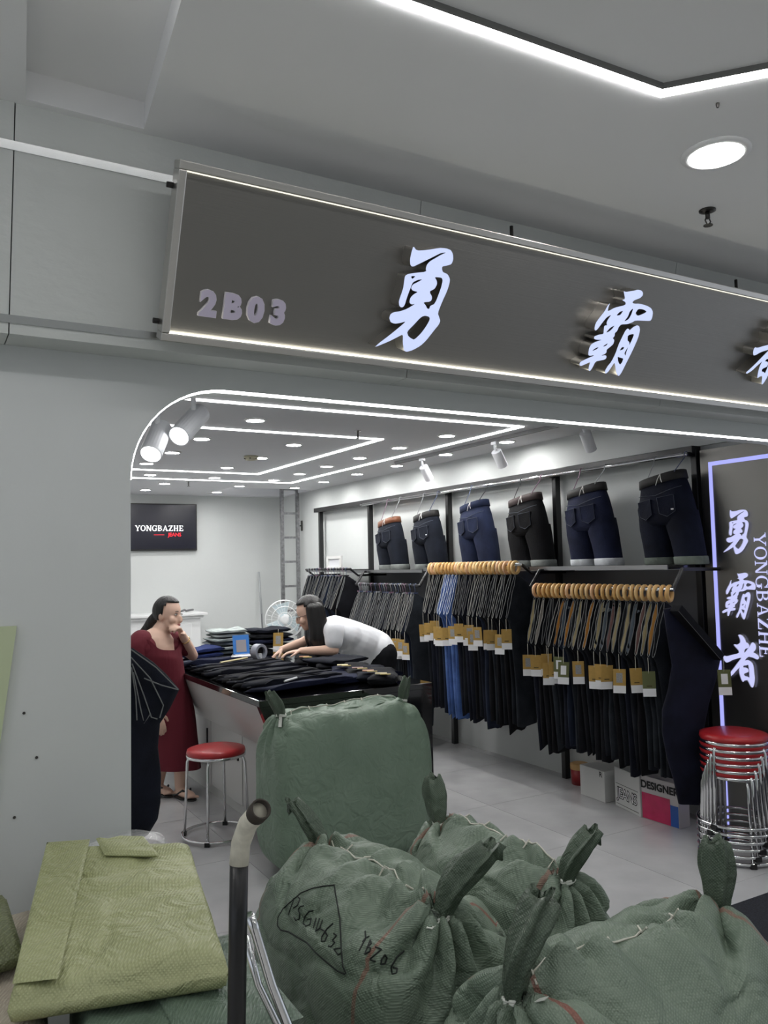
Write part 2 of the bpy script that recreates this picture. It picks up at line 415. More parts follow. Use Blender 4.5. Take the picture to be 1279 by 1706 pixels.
dl = [(425,699),(336,730),(287,753),(244,771),(489,740),(434,762),(378,778),(250,790),(357.5,795),(274,805),(242,815.5),(361,819),(399,809),
      (456,799),(499,788.5),(544,776),(599,762),(665,745),(661,775),(595,789),(539,802),(491,812),(744,725),(742,756),(844,735)]
d0 = None
for u, v in dl:
    p = at(u, v, 2, ZS)
    if d0 is None:
        d0 = downlight(p, .052, DOWNS, 'small round downlight in the shop ceiling', 'downlights in the shop ceiling')
    else: copy_tree(d0, p - d0.location)
dc = downlight(at(1192,255,2,ZC), .077, DOWNC, 'large round downlight in the corridor ceiling', 'downlights in the corridor ceiling')
for x, y in ((-1.0, 1.57), (-2.8, 1.57), (3.9, 1.5), (5.6, 1.5), (.4, -1.6), (2.2,-1.6), (-1.6,-1.6), (4.2,-1.6)):
    copy_tree(dc, Vector((x, y, ZC)) - dc.location)
# second light in the sunk bay (strip out of frame lights the bay's side)
# ------------------------------------------------------------------ shop sign over the opening
SB, STp = Vector((0.575, 2.20, 0)), Vector((0.575, 2.005, 0))
SB = at(268, 568, 1, 2.20); STp = at(300, 265, 1, 2.005); STp.x = SB.x
s_up = (STp - SB).normalized(); s_x = Vector((1, 0, 0)); s_n = s_x.cross(s_up)       # towards the viewer
SH = (STp - SB).length; SW = 5.2
def sp(x, y, d=0.0): return SB + s_x*x + s_up*y + s_n*d
sign = thing('shop_sign', 'long brushed steel shop sign leaning out above the opening, with lit white characters', 'sign', SB)
fw_, dp = 0.030, 0.028
def slab(x0, x1, y0, y1, d0, d1):
    c = sp((x0+x1)/2, (y0+y1)/2, (d0+d1)/2); return B().obox(c, s_x*(x1-x0)/2, s_up*(y1-y0)/2, s_n*(d1-d0)/2)
slab(0.01, SW, 0.01, SH-0.01, -dp-.012, -dp).build('panel', STEEL_DK, sign)
slab(0, SW, 0, fw_*.75, -dp-.03, 0).build('frame_bar', STEEL, sign, bevel=.003)
slab(0, SW, SH-fw_*.75, SH, -dp-.03, 0).build('frame_bar', STEEL, sign, bevel=.003)
slab(0, fw_*.75, fw_*.75, SH-fw_*.75, -dp-.03, -.001).build('frame_bar', STEEL, sign, bevel=.003)
slab(fw_*.75, SW, fw_*.75, fw_*.75+.002, -dp+.002, -dp+.012).build('edge_light', LED_SIGN, sign)
slab(fw_*.75, SW, SH-fw_*.75-.003, SH-fw_*.75, -dp+.002, -dp+.010).build('edge_light', mat('sign edge led dim', S(255,252,235), emit=1.0), sign)
slab(fw_*.75, fw_*.75+.003, fw_*.75, SH-fw_*.75, -dp+.002, -dp+.010).build('edge_light', MATS['sign edge led dim'], sign)
# hanging bolts
BOLT = mat('dark bolt', S(38, 36, 34), .5, .6)
for x, y in ((-.012, SH*.86), (-.012, SH*.10)):
    p = sp(x, y, -.045)
    B().tube([p-s_x*.004, p+s_x*.022], .008, 8).build('bolt', BOLT, sign, smooth=True)
for u, v in ((855, 382), (1230, 468)):
    p = on_plane(u, v, sp(0,0,-.05), s_n); q = sp(p.x-SB.x, SH, -.05)
    B().tube([q-Vector((0,0,.005)), q+Vector((0,0,.035))], .006, 8).build('bolt', BOLT, sign, smooth=True)
# characters, outlines drawn from the photograph in pixels of a crop (origin, scale)
YONG = [[(565,190),(600,240),(700,235),(840,212),(915,215),(965,235),(988,280),(990,340),(970,385),(930,398),(872,408),(870,440),(880,470),(930,490),(955,540),(950,590),(925,670),(870,790),(825,905),(840,950),(853,990),(835,1030),(790,1085),(700,1200),(640,1255),(560,1300),(495,1320),(465,1305),(452,1220),(455,1130),(400,1160),(300,1210),(150,1272),(200,1225),(300,1150),(400,1070),(490,992),(430,1010),(370,1020),(325,1005),(308,960),(320,920),(350,898),(430,885),(500,860),(590,805),(545,816),(522,790),(535,740),(570,705),(615,680),(560,668),(540,640),(560,600),(620,572),(665,543),(610,553),(560,578),(540,625),(500,730),(470,830),(440,848),(415,830),(410,780),(430,720),(455,650),(468,570),(475,510),(510,488),(580,478),(703,465),(698,430),(710,390),(740,355),(800,320),(850,290),(920,258),(860,265),(780,305),(640,375),(555,415),(532,390),(530,330),(545,260)],
 [(540,512),(590,512),(552,545)],
 [(790,520),(868,528),(878,560),(860,640),(795,808),(745,828),(735,862),(712,858),(698,825),(670,790),(750,783),(768,740),(735,675),(790,650),(818,600),(815,560)],
 [(497,1105),(560,1040),(650,945),(690,933),(735,945),(742,975),(700,1050),(640,1130),(575,1190),(540,1175),(510,1150)]]
BA = [[(740,185),(765,200),(860,185),(920,170),(965,180),(985,210),(980,245),(945,278),(880,300),(848,328),(870,345),(940,345),(1030,370),(1085,400),(1110,450),(1100,520),(1080,560),(1040,562),(890,555),(850,580),(790,602),(710,605),(680,640),(660,690),(632,712),(630,750),(605,778),(625,800),(615,850),(570,890),(530,920),(525,965),(455,1000),(520,990),(528,1020),(510,1045),(440,1060),(390,1070),(350,1150),(318,1193),(300,1175),(310,1120),(325,1075),(250,1110),(200,1130),(187,1105),(200,1075),(270,1040),(385,990),(310,1000),(297,980),(310,900),(340,850),(400,820),(475,798),(400,798),(370,785),(375,755),(430,735),(490,725),(492,680),(500,620),(535,617),(527,585),(545,545),(590,482),(530,515),(470,590),(420,660),(390,685),(375,665),(388,595),(440,520),(505,440),(540,370),(575,335),(550,390),(542,445),(630,395),(740,370),(768,355),(765,325),(720,300),(762,288)],
 [(925,410),(985,415),(1035,445),(985,475),(915,500),(888,465)],[(740,430),(700,490),(650,495),(690,450)],[(865,400),(820,440),(795,510),(745,570),(800,545),(835,490)],
 [(520,710),(570,650),(632,615),(600,660),(560,695)],[(345,940),(385,905),(435,888),(400,920)],[(480,885),(510,860),(548,840),(520,875)],
 [(790,655),(815,670),(812,685),(860,640),(910,615),(940,630),(947,680),(925,770),(860,920),(780,1080),(710,1220),(678,1257),(650,1215),(640,1150),(628,1080),(590,1140),(540,1210),(510,1225),(508,1185),(540,1130),(590,1070),(640,970),(670,880),(710,790),(760,690)],
 [(795,740),(875,722),(850,790),(812,870),(815,830),(790,805)],[(720,890),(750,890),(735,920),(690,935)],[(665,1010),(690,1020),(740,1032),(720,1085),(695,1112),(672,1070)],[(750,965),(790,900),(800,880),(770,970),(765,1000)]]
ZHE = [[(583,300),(620,283),(680,310),(720,360),(745,420),(745,450),(790,465),(820,510),(815,560),(790,580),(730,600),(705,640),(700,690),(715,690),(770,620),(830,540),(880,450),(910,440),(950,470),(970,520),(965,580),(935,630),(895,665),(960,690),(1010,730),(1025,770),(1000,815),(960,810),(890,780),(790,770),(730,830),(700,870),(770,850),(830,870),(875,920),(893,980),(900,1100),(908,1250),(890,1370),(860,1450),(835,1460),(805,1420),(770,1340),(745,1300),(700,1315),(665,1330),(645,1362),(620,1330),(590,1250),(570,1160),(570,1080),(583,1030),(500,1120),(400,1240),(290,1310),(258,1285),(330,1210),(430,1090),(540,940),(645,805),(560,830),(430,880),(330,945),(280,960),(235,920),(210,850),(230,805),(290,815),(400,775),(585,715),(585,655),(530,600),(475,540),(480,515),(550,525),(620,480),(630,420),(610,350)],
 [(655,1030),(670,985),(730,975),(780,950),(790,1000),(795,1150),(795,1250),(745,1225),(680,1220),(665,1175),(720,1145),(770,1120),(780,1080),(760,1045),(720,1025)]]
LD = 0.052      # how far the letter faces stand off the panel
def to_local(polys, ox, oy, sc):
    """crop pixels -> sign coordinates on the face plane"""
    out = []
    for p in polys:
        q = []
        for x, y in p:
            w = on_plane(ox + x/sc, oy + y/sc, sp(0,0,-dp+LD), s_n) - SB
            q.append((w.dot(s_x), w.dot(s_up)))
        out.append(q)
    return out
LETTER_SIDE = mat('letter side steel', (0.60, 0.58, 0.55, 1), 0.3, 1.0)
def channel_letter(polys):
    fr = frame(sp(0,0,-dp+LD), s_x, s_up); fr2 = frame(sp(0,0,-dp+LD/2-.0005), s_x, s_up)
    o = place(glyph(polys), 'character', CHAR_FACE, sign, fr)
    place(glyph(polys, LD/2-.0005, 'NONE'), 'letter_side', LETTER_SIDE, o, fr2)
    return o
YL = to_local(YONG, 600, 380, 6.395); BL = to_local(BA, 940, 460, 7.524)
channel_letter(YL); channel_letter(BL)
def norm(polys, x, y, h, shear=0.0, sx=1.0):
    xs = [c[0] for p in polys for c in p]; ys = [c[1] for p in polys for c in p]
    k = h/(max(ys)-min(ys)); cx, cy = (max(xs)+min(xs))/2, (max(ys)+min(ys))/2
    return [[(x+(c[0]-cx)*k*sx+shear*(c[1]-cy)*-k, y-(c[1]-cy)*k) for c in p] for p in polys]
w = on_plane(1262, 598, sp(0,0,-dp+LD), s_n) - SB
channel_letter(norm(ZHE, w.dot(s_x)+.045, w.dot(s_up)+.03, .26, .12))
# 2B03
MAUVE = mat('mauve acrylic digit', S(196, 188, 208), .4, spec=.4)
MSIDE = mat('digit edge', S(225, 222, 228), .4)
w0 = on_plane(345, 507, sp(0,0,-dp), s_n) - SB; w1 = on_plane(461, 522, sp(0,0,-dp), s_n) - SB
for i, ch in enumerate('2B03'):
    f = i/3; c = w0.lerp(w1, f)
    fr = frame(sp(c.dot(s_x), c.dot(s_up), -dp+.014), s_x, s_up)
    text('digit', ch, .092, fr, MAUVE, sign, ext=.0005, off=.005)
    text('digit_edge', ch, .092, frame(sp(c.dot(s_x), c.dot(s_up), -dp+.0068), s_x, s_up), MSIDE, sign, ext=.0065, off=.0057)

# ------------------------------------------------------------------ corridor details
SPR = mat('dark sprinkler metal', S(70, 68, 66), .35, .8)
p = at(1178, 350, 2, ZC)
t = thing('sprinkler_head', 'dark metal fire sprinkler head under the corridor ceiling', 'sprinkler', p)
B().lathe([(.028,0),(.028,-.004),(.016,-.008),(.012,-.008)], p, 20).build('escutcheon', SPR, t, smooth=True)
B().tube([p+Vector((0,0,-.006)), p+Vector((0,0,-.03))], .008, 10).build('body', SPR, t, smooth=True)
for s in (-1, 1):
    B().tube([p+Vector((s*.007,0,-.028)), p+Vector((s*.014,0,-.038)), p+Vector((s*.004,0,-.052))], .0025, 6).build('frame_arm', SPR, t)
B().lathe([(.003,-.05),(.016,-.053),(.016,-.055),(.003,-.056)], p, 14).build('deflector', SPR, t)
p = at(1195, 172, 2, ZC)
tag(B().lathe([(.005,0),(.005,-.004),(.003,-.012),(.001,-.013)], p, 10).build('ceiling_anchor', SPR), 'tiny metal anchor stub in the corridor ceiling', 'anchor')
# pale board leaning at the wall
y = 2.405
q = [at(-60,1047,1,y), at(28,1043,1,y), at(0,1240,1,y), at(-35,1480,1,y), at(-110,1480,1,y)]
b = B(); b.add(q + [c+Vector((0,.012,0)) for c in q], [(0,1,2,3,4)[::-1],(5,6,7,8,9)] + [(i,(i+1)%5,(i+1)%5+5,i+5) for i in range(5)])
tag(b.build('notice_board', mat('pale green board', S(190,200,165), .5)), 'pale green board with a slanting edge fixed to the white wall', 'board')

# ------------------------------------------------------------------ shop ceiling details
def spot(name_label, mount, head0, head1, r, top, group=None):
    t = thing('track_spotlight', name_label, 'spotlight', mount, group)
    B().box((mount.x-.013, mount.y-.03, top-.022), (mount.x+.013, mount.y+.03, top)).build('track_adapter', PLASTIC_W, t, bevel=.003)
    mid = head0.lerp(head1, .3)
    B().tube([Vector((mount.x, mount.y, top-.015)), Vector((mount.x, mount.y, mount.z)), mid], .009, 10).build('stem', PLASTIC_W, t, smooth=True)
    d = (head1-head0); L = d.length
    h = B().lathe([(r*.2,0),(r,.002),(r,L),(r*.9,L),(r*.88,L*.9),(r*.2,L*.9)], head0, 24, d).build('lamp_head', PLASTIC_W, t, bevel=.0)
    B().lathe([(r*.86,L*.91),(r*.86,L*.915)], head0, 20, d).build('lens', mat('spot lens', (1,1,1,1), emit=9), t)
    return t
ys = 2.76
m1, m2 = at(322, 672, 1, ys), at(262, 707, 1, ys)
spot('white cylinder spotlight at the rounded corner, body tilted far over', m1, at(333, 688, 1, ys+.05), at(298, 727, 1, ys-.05), .037, ZS)
spot('white cylinder spotlight at the rounded corner, body hanging nearly upright', m2, at(269, 712, 1, ys+.03), at(251, 757, 1, ys-.05), .037, ZS)
TX = 3.53
tr = B().box((TX-.014, 3.55, ZS-.022), (TX+.014, 5.9, ZS)).build('lighting_track', mat('track grey', S(90,90,92), .5))
tag(tr, 'slim straight lighting track on the shop ceiling above the jeans racks', 'track')
zt = ZS-.022
for u, v, hu, hv, lab in ((703, 766, 719, 806, 'smallest white track spotlight hanging over the far jeans racks'), (824, 740, 842, 786, 'white track spotlight hanging over the middle of the jeans racks'),
                     (972, 715, 990, 765, 'white track spotlight over the display shorts near the lit panel')):
    p = at(u, v, 2, zt); p = at(u, v, 0, TX); p.z = zt-.05
    hd = at(hu, hv, 0, TX+.12)
    d = (hd-p).normalized(); h0 = p + d*.02
    spot(lab, p, h0, h0+d*.13, .036, zt)
# smoke detector, sprinklers in the shop ceiling, small dome over the opening
p = at(418, 760, 2, ZS)
t = thing('smoke_detector', 'beige round smoke detector on the shop ceiling', 'smoke detector', p)
B().lathe([(.055,0),(.055,-.012),(.045,-.03),(.03,-.034)], p, 24).build('housing', mat('beige plastic', S(190,185,160), .5), t, smooth=True)
for a in range(6):
    B().obox(p+Vector((.05*math.cos(a*1.05),.05*math.sin(a*1.05),-.022)), (.006,0,0), (0,.006,0), (0,0,.003)).build('vent_slot', BLACK_METAL, t)
for (u, v), lab in (((596, 722), 'small metal sprinkler near the light line corner'), ((314, 805), 'small metal sprinkler near the back wall')):
    p = at(u, v, 2, ZS-.02); p.z = ZS
    t = thing('ceiling_sprinkler', lab + ' in the shop ceiling', 'sprinkler', p)
    B().lathe([(.022,0),(.022,-.004),(.008,-.008)], p, 16).build('escutcheon', CHROME, t)
    B().tube([p, p+Vector((0,0,-.05))], .006, 8).build('body', SPR, t); B().lathe([(.015,-.05),(.015,-.053)], p, 12).build('deflector', SPR, t)
# ------------------------------------------------------------------ back of the shop
c = [at(160,839,1,YB-.05), at(328,840,1,YB-.05), at(328,917,1,YB-.05)]
x0, x1, z0, z1 = c[1].x-1.02, c[1].x, c[2].z, c[1].z
t = thing('wall_television', 'black flat television on the back wall with lettering on its screen', 'television', (x1, YB, z0))
B().box((x0, YB-.05, z0), (x1, YB-.002, z1)).build('housing', mat('tv black', S(14,14,16), .3), t, bevel=.006)
B().box((x0+.015, YB-.0515, z0+.02), (x1-.015, YB-.0505, z1-.015)).build('screen', mat('tv screen', S(20,21,34), .2, emit=.25), t)
fr = frame(at(266, 880, 1, YB-.053), (1,0,0), (0,0,1))
serif_word('lettering', 'YONGBAZHE', fr, .062, mat('screen white', (1,1,1,1), emit=1.0), t, fat=.19, thin=.10)
text('lettering', 'JEANS', .060, frame(at(291, 891, 1, YB-.053), (1,0,0), (0,0,1)), mat('screen red', S(225,30,45), emit=1.0), t, off=.001, spacing=.95)
c = at(265, 891, 1, YB-.053); B().box((c.x-.06, c.y-.0005, c.z-.003), (c.x+.06, c.y, c.z+.003)).build('lettering_line', MATS['screen red'], t)
# cable ladder up into the hatch
LY = 8.85; xa, xb = at(470, 900, 1, LY).x, at(496, 900, 1, LY).x
t = thing('cable_ladder', 'tall galvanised ladder rising into the ceiling hatch by the back corner', 'ladder', ((xa+xb)/2, LY, 0))
GALV = mat('galvanised steel', (.30,.30,.31,1), .4, .9, var=.3, vscale=30)
for x in (xa, xb): B().box((x-.018, LY-.02, 0), (x+.018, LY+.02, ZS+.3)).build('rail', GALV, t)
for i in range(9): B().box((xa, LY-.012, .12+i*.285), (xb, LY+.012, .145+i*.285)).build('rung', GALV, t)
p = at(512, 876, 1, LY)
t = thing('wall_bracket', 'small dark metal clamp bracket on the wall beside the ladder', 'bracket', (xb+.02, LY, p.z))
B().box((xb+.019, LY-.008, p.z-.008), (XR-.003, LY+.008, p.z+.008)).build('arm', SPR, t); B().box((XR-.015, LY-.012, p.z-.06), (XR-.001, LY+.012, p.z+.06)).build('plate', SPR, t)
# white moulded cabinet behind the woman
cxr, cz = at(345, 1020, 1, 9.0).x, at(345, 1020, 1, 9.0).z
t = thing('moulded_cabinet', 'white panelled cabinet with moulded top at the back wall', 'cabinet', (1.9, 9.2, 0))
MW = mat('white lacquer', S(225,226,226), .35)
B().box((.9, 9.06, 0), (cxr-.06, YB-.005, cz-.05)).build('body', MW, t)
B().box((.86, 8.98, cz-.03), (cxr, YB-.005, cz)).build('top', MW, t, bevel=.006)
B().box((.88, 9.02, cz-.06), (cxr-.03, YB-.005, cz-.03)).build('moulding', MW, t, bevel=.01)
for i in range(3):
    xx = cxr-.1-(i+1)*.6
    B().box((xx, 9.045, cz-.30), (xx+.54, 9.06, cz-.12)).build('drawer_front', MW, t, bevel=.005)
    B().box((xx, 9.045, .1), (xx+.54, 9.06, cz-.34)).build('door_panel', MW, t, bevel=.005)
o = B().tube([Vector((cxr-.5+i*.03, 9.2+.04*math.sin(i*1.3), cz+.022+.008*math.sin(i*2.1))) for i in range(14)], .012, 6).build('cable_coil', mat('grey cable', S(120,120,122), .6), smooth=True)
tag(o, 'grey cable lying on top of the white moulded cabinet', 'cable')
# pole leaning at the back wall
p0, p1 = at(431, 953, 1, YB-.06), at(438, 1060, 1, YB-.25); d = (p1-p0); p1 = p0 + d*(p0.z/(p0.z-p1.z))
t = thing('mop_handle', 'thin grey two-part handle leaning against the back wall', 'mop', (p1.x, p1.y, 0))
B().tube([p1, p0.lerp(p1,.35)], .010, 8).build('lower_pole', mat('grey pole', S(110,112,115), .4), t, smooth=True)
B().tube([p0.lerp(p1,.35), p0], .013, 8).build('upper_pole', mat('light grey pole', S(165,168,170), .4), t, smooth=True)
B().box((p1.x-.15,p1.y-.05,0),(p1.x+.15,p1.y+.05,.03)).build('mop_head', mat('mop cloth', S(150,150,155), .9), t, bevel=.01)
# standing fan
fc = at(474, 1032, 1, 7.6)
t = thing('pedestal_fan', 'white pedestal fan with a wire guard behind the counter', 'fan', (fc.x, fc.y, 0))
WIRE = mat('white wire', S(225,227,228), .35); vd = Vector((-.35,-1,0)).normalized()
for rr, dd in ((.19,0),(.19,.08),(.13,-.03),(.07,-.045)):
    ax = vd.orthogonal().normalized(); ay = vd.cross(ax)
    B().tube([fc+vd*(-dd)+rr*(math.cos(a)*ax+math.sin(a)*ay) for a in [2*math.pi*i/36 for i in range(36)]], .004, 6, loop=True).build('guard_ring', WIRE, t)
for i in range(24):
    a = 2*math.pi*i/24; e = math.cos(a)*ax+math.sin(a)*ay
    B().tube([fc+vd*.045+e*.05, fc+vd*.03+e*.13, fc+e*.19, fc-vd*.08+e*.19], .0016, 4).build('guard_wire', WIRE, t)
for i in range(3):
    secs = []
    for j in range(6):
        rr = .03+.026*j; wdt = .03+.012*j
        a = 2*math.pi*i/3
        e = math.cos(a)*ax+math.sin(a)*ay; g = -math.sin(a)*ax+math.cos(a)*ay
        secs.append([fc-vd*.03+e*rr+g*wdt+vd*.012, fc-vd*.03+e*rr-g*wdt-vd*.012, fc-vd*.032+e*rr-g*wdt-vd*.012, fc-vd*.032+e*rr+g*wdt+vd*.012])
    B().loft(secs, True, True, True).build('blade', mat('clear blue blade', S(190,205,210), .3), t)
B().lathe([(.045,-.045),(.045,-.05),(.03,-.055)], fc, 16, -vd).build('hub_cap', WIRE, t)
B().lathe([(.05,.03),(.06,.06),(.055,.16),(.02,.18)], fc, 16, -vd).build('motor', WIRE, t, smooth=True)
B().tube([fc-vd*.1, Vector((fc.x-vd.x*.1, fc.y-vd.y*.1, .03))], .014, 10).build('pole', WIRE, t)
B().lathe([(.18,0),(.17,.025),(.03,.04)], (fc.x-vd.x*.1, fc.y-vd.y*.1, 0), 24).build('base', WIRE, t)
# ------------------------------------------------------------------ lit steel panel on the right wall
PX = 3.905
t = thing('lit_steel_panel', 'tall brushed steel wall panel with a glowing border and vertical lit lettering', 'sign', (PX, 2.9, 0))
y1, y0 = at(1172, 900, 0, PX).y, 2.56
B().box((PX, y0, .0), (XR-.002, y1, SZ-.035)).build('board', STEEL_DK, t)
e1, ez = at(1180, 772, 0, PX).y, at(1181, 770, 0, PX).z
def pb(ya, yb, za, zb): return B().box((PX-.004, min(ya,yb), za), (PX-.0005, max(ya,yb), zb))
lw = .022
pb(e1, e1-lw, .03, ez).build('light_border', LED_BLUE, t)
pb(y0+.03, e1-lw, ez-lw, ez).build('light_border', LED_BLUE, t)
pb(y0+.03, y0+.03+lw, .03, ez-lw).build('light_border', LED_BLUE, t)
frp = lambda u, v: frame(at(u, v, 0, PX-.012), (0,-1,0), (0,0,1))
LIL = mat('lilac lit face', S(205,208,255), emit=.95); LIL.node_tree.nodes['Principled BSDF'].inputs['Base Color'].default_value = (.1,.1,.12,1)
for polys, u, v, h, ly in ((YONG, 1224, 886, .232, 0), (BA, 1229, 993, .235, 0), (ZHE, 1234, 1100, .255, 0)):
    P0 = at(u, v, 0, PX-.012)
    hh = (at(u, v-40, 0, PX-.012).z - at(u, v+40, 0, PX-.012).z)
    px = {886: 75, 993: 78, 1100: 86}[v]
    g = norm(polys, 0, 0, hh*px/80, -.18 if polys is not ZHE else 0.0, 1.12 if polys is not ZHE else 1.15)
    o = place(glyph(g), 'character', LIL, t, frp(u, v))
    place(glyph(g, .0055, 'NONE'), 'letter_side', PLASTIC_W, o, frame(at(u, v, 0, PX-.006), (0,-1,0), (0,0,1)))
ca = at(1270, 992, 0, PX-.006)
serif_word('lettering', 'YONGBAZHE', frame(ca, (0,0,-1), (0,-1,0)), .072, LIL, t, fat=.17, thin=.08, stretch=1.02)
# ------------------------------------------------------------------ wall rack for the jeans
RX = 3.52
rack = thing('wall_rack', 'black metal wall rack with shelves and rails for jeans along the side wall', 'rack', (3.9, 5.6, 0))
posts = [3.165, 4.36, 5.70, 7.08, 8.22]
for yv in posts: B().box((3.90, yv-.02, 0), (3.945, yv+.02, SZ-.004)).build('post', BLACK_METAL, rack, bevel=.003)
B().box((3.875, 3.15, SZ-.05), (3.95, 8.3, SZ-.003)).build('top_beam', BLACK_METAL, rack, bevel=.003)
B().tube([(3.83, 3.15, SZ-.055), (3.83, 7.1, SZ-.055)], .0125, 10).build('top_rail', CHROME, rack, smooth=True)
for yv in posts[:4]: B().box((3.82, yv-.012, SZ-.066), (3.905, yv+.012, SZ-.042)).build('rail_bracket', BLACK_METAL, rack)
BACKP = mat('grey back board', S(92, 93, 97), .35, .3)
for i in range(4):
    y0, y1 = posts[i]+.022, posts[i+1]-.022
    if i < 3: B().box((3.935, y0, .42), (3.972, y1, 1.43)).build('back_panel', BACKP, rack)
ZSH = [1.462, 1.462, 1.452, 1.462]
SHELF = mat('dark glass shelf', S(20,20,22), .12, coat=.4)
for i in range(4):
    y0, y1 = posts[i]-.01, posts[i+1]-.03
    if i == 3: y1 = 8.0
    B().box((3.64, y0, ZSH[i]-.022), (3.94, y1, ZSH[i])).build('shelf', SHELF, rack, bevel=.002)
    B().box((3.632, y0, ZSH[i]-.024), (3.6395, y1, ZSH[i]+.002)).build('shelf_edge', mat('shelf edge steel', (.35,.35,.36,1), .3, 1.0), rack)
RAILS = dict(D=(3.05, 4.17, 1.333), C=(4.30, 5.42, 1.482), B=(5.58, 6.62, 1.325), A=(6.78, 7.72, 1.466))
for k_, (y0, y1, z) in RAILS.items():
    B().tube([(RX, y0-.03, z), (RX, y1+.03, z)], .011, 10).build('hanging_rail', CHROME if k_ in 'CD' else BLACK_METAL, rack, smooth=True)
    for yy in (y0-.022, y1+.022):
        B().tube([(RX, yy, z), (3.60, yy, 1.44 if z < 1.4 else z-.06), (3.905, yy, 1.435 if z < 1.4 else z-.06)], .011, 6).build('rail_arm', BLACK_METAL, rack)
# small white frame on the far shelf
p = at(557, 947, 0, 3.78)
t = thing('picture_frame', 'small empty white frame standing on the far shelf', 'frame', (3.78, p.y, ZSH[3]))
WF = mat('white frame', S(222,222,220), .5)
for (a, b_, c, d) in ((-.17,-.13,0,.14),(.13,.17,0,.14),(-.13,.13,.11,.14),(-.13,.13,0,.03)):
    B().box((3.77, p.y+a, ZSH[3]+c), (3.79, p.y+b_, ZSH[3]+d)).build('frame_bar', WF, t)
B().box((3.785, p.y-.13, ZSH[3]+.03), (3.789, p.y+.13, ZSH[3]+.11)).build('backing', PLASTIC_W, t)
# ---- hanging jeans
KRAFT = mat('kraft card', S(176,142,74), .7, var=.06, vscale=60); KRAFT_G = mat('olive card', S(96,100,62), .7); CARDW = mat('white card', S(238,238,240), .6)
STRING = mat('cotton string', S(205,202,190), .8); PRINT = mat('grey label print', S(150,150,150), .8, var=.4, vscale=400)
WOODS = [mat('ring wood %d' % i, c, .45, var=.12, vscale=30) for i, c in enumerate((S(226,188,128), S(214,170,106), S(230,196,140), S(228,184,142)))]
HOOKS = [mat('hook wire %d' % i, c, .3, .5) for i, c in enumerate((S(150,120,140), S(170,172,176), S(90,100,130), S(60,60,64)))]
DEN = [denim('denim %d' % i, c) for i, c in enumerate((S(26,29,40), S(20,21,26), S(33,40,56), S(24,27,33), S(38,42,48), S(18,18,22)))]
LIGHTD = [denim('light denim %d' % i, c) for i, c in enumerate((S(92,120,178), S(72,100,158)))]
STITCH = [mat('edge stitching %d' % i, c, .8) for i, c in enumerate((S(120,122,122), S(92,94,96), S(140,140,136)))]
LINING = [mat('waist lining %d' % i, c, .85) for i, c in enumerate((S(60,60,64), S(196,184,150), S(206,160,90), S(150,120,116), S(120,130,140), S(172,166,160), S(40,42,48), S(44,46,52)))]
def swing_tag(o, top, rng, drop=.07, kr=None, size=1.0, olive=False, yaw=None):
    """string and card hanging from point top, facing the aisle; parts of thing o"""
    yaw = rng.uniform(-.35,.35)+R_(225) if yaw is None else yaw
    nx = Vector((math.cos(yaw), math.sin(yaw), 0)); sx = Vector((-nx.y, nx.x, 0)); w, h = .034*size, .135*size
    e = top + Vector((0,0,-drop)); tl = rng.uniform(-.06,.06)
    dn = (Vector((0,0,-1)) + sx*tl).normalized()
    B().tube([top, top.lerp(e,.5)+nx*.004, e+dn*.012], .0014, 4).build('tag_string', STRING, o)
    c = B().obox(e+dn*h*.34, sx*w, dn*h*.34, nx*.0012).build('tag', (KRAFT_G if olive else KRAFT), o)
    B().obox(e+dn*h*.82, sx*w, dn*h*.17, nx*.001).build('tag_slip', CARDW, c)
    if rng.random() < .55: B().obox(e+dn*h*.36+nx*.0018, sx*w*.5, dn*h*.2, nx*.0006).build('tag_print', PRINT if not olive else CARDW, c)
    else: B().obox(e+dn*h*.58+nx*.0018, sx*w*.42, dn*h*.018, nx*.0006).build('tag_print', mat('tag print dark', S(70,58,36), .8), c)
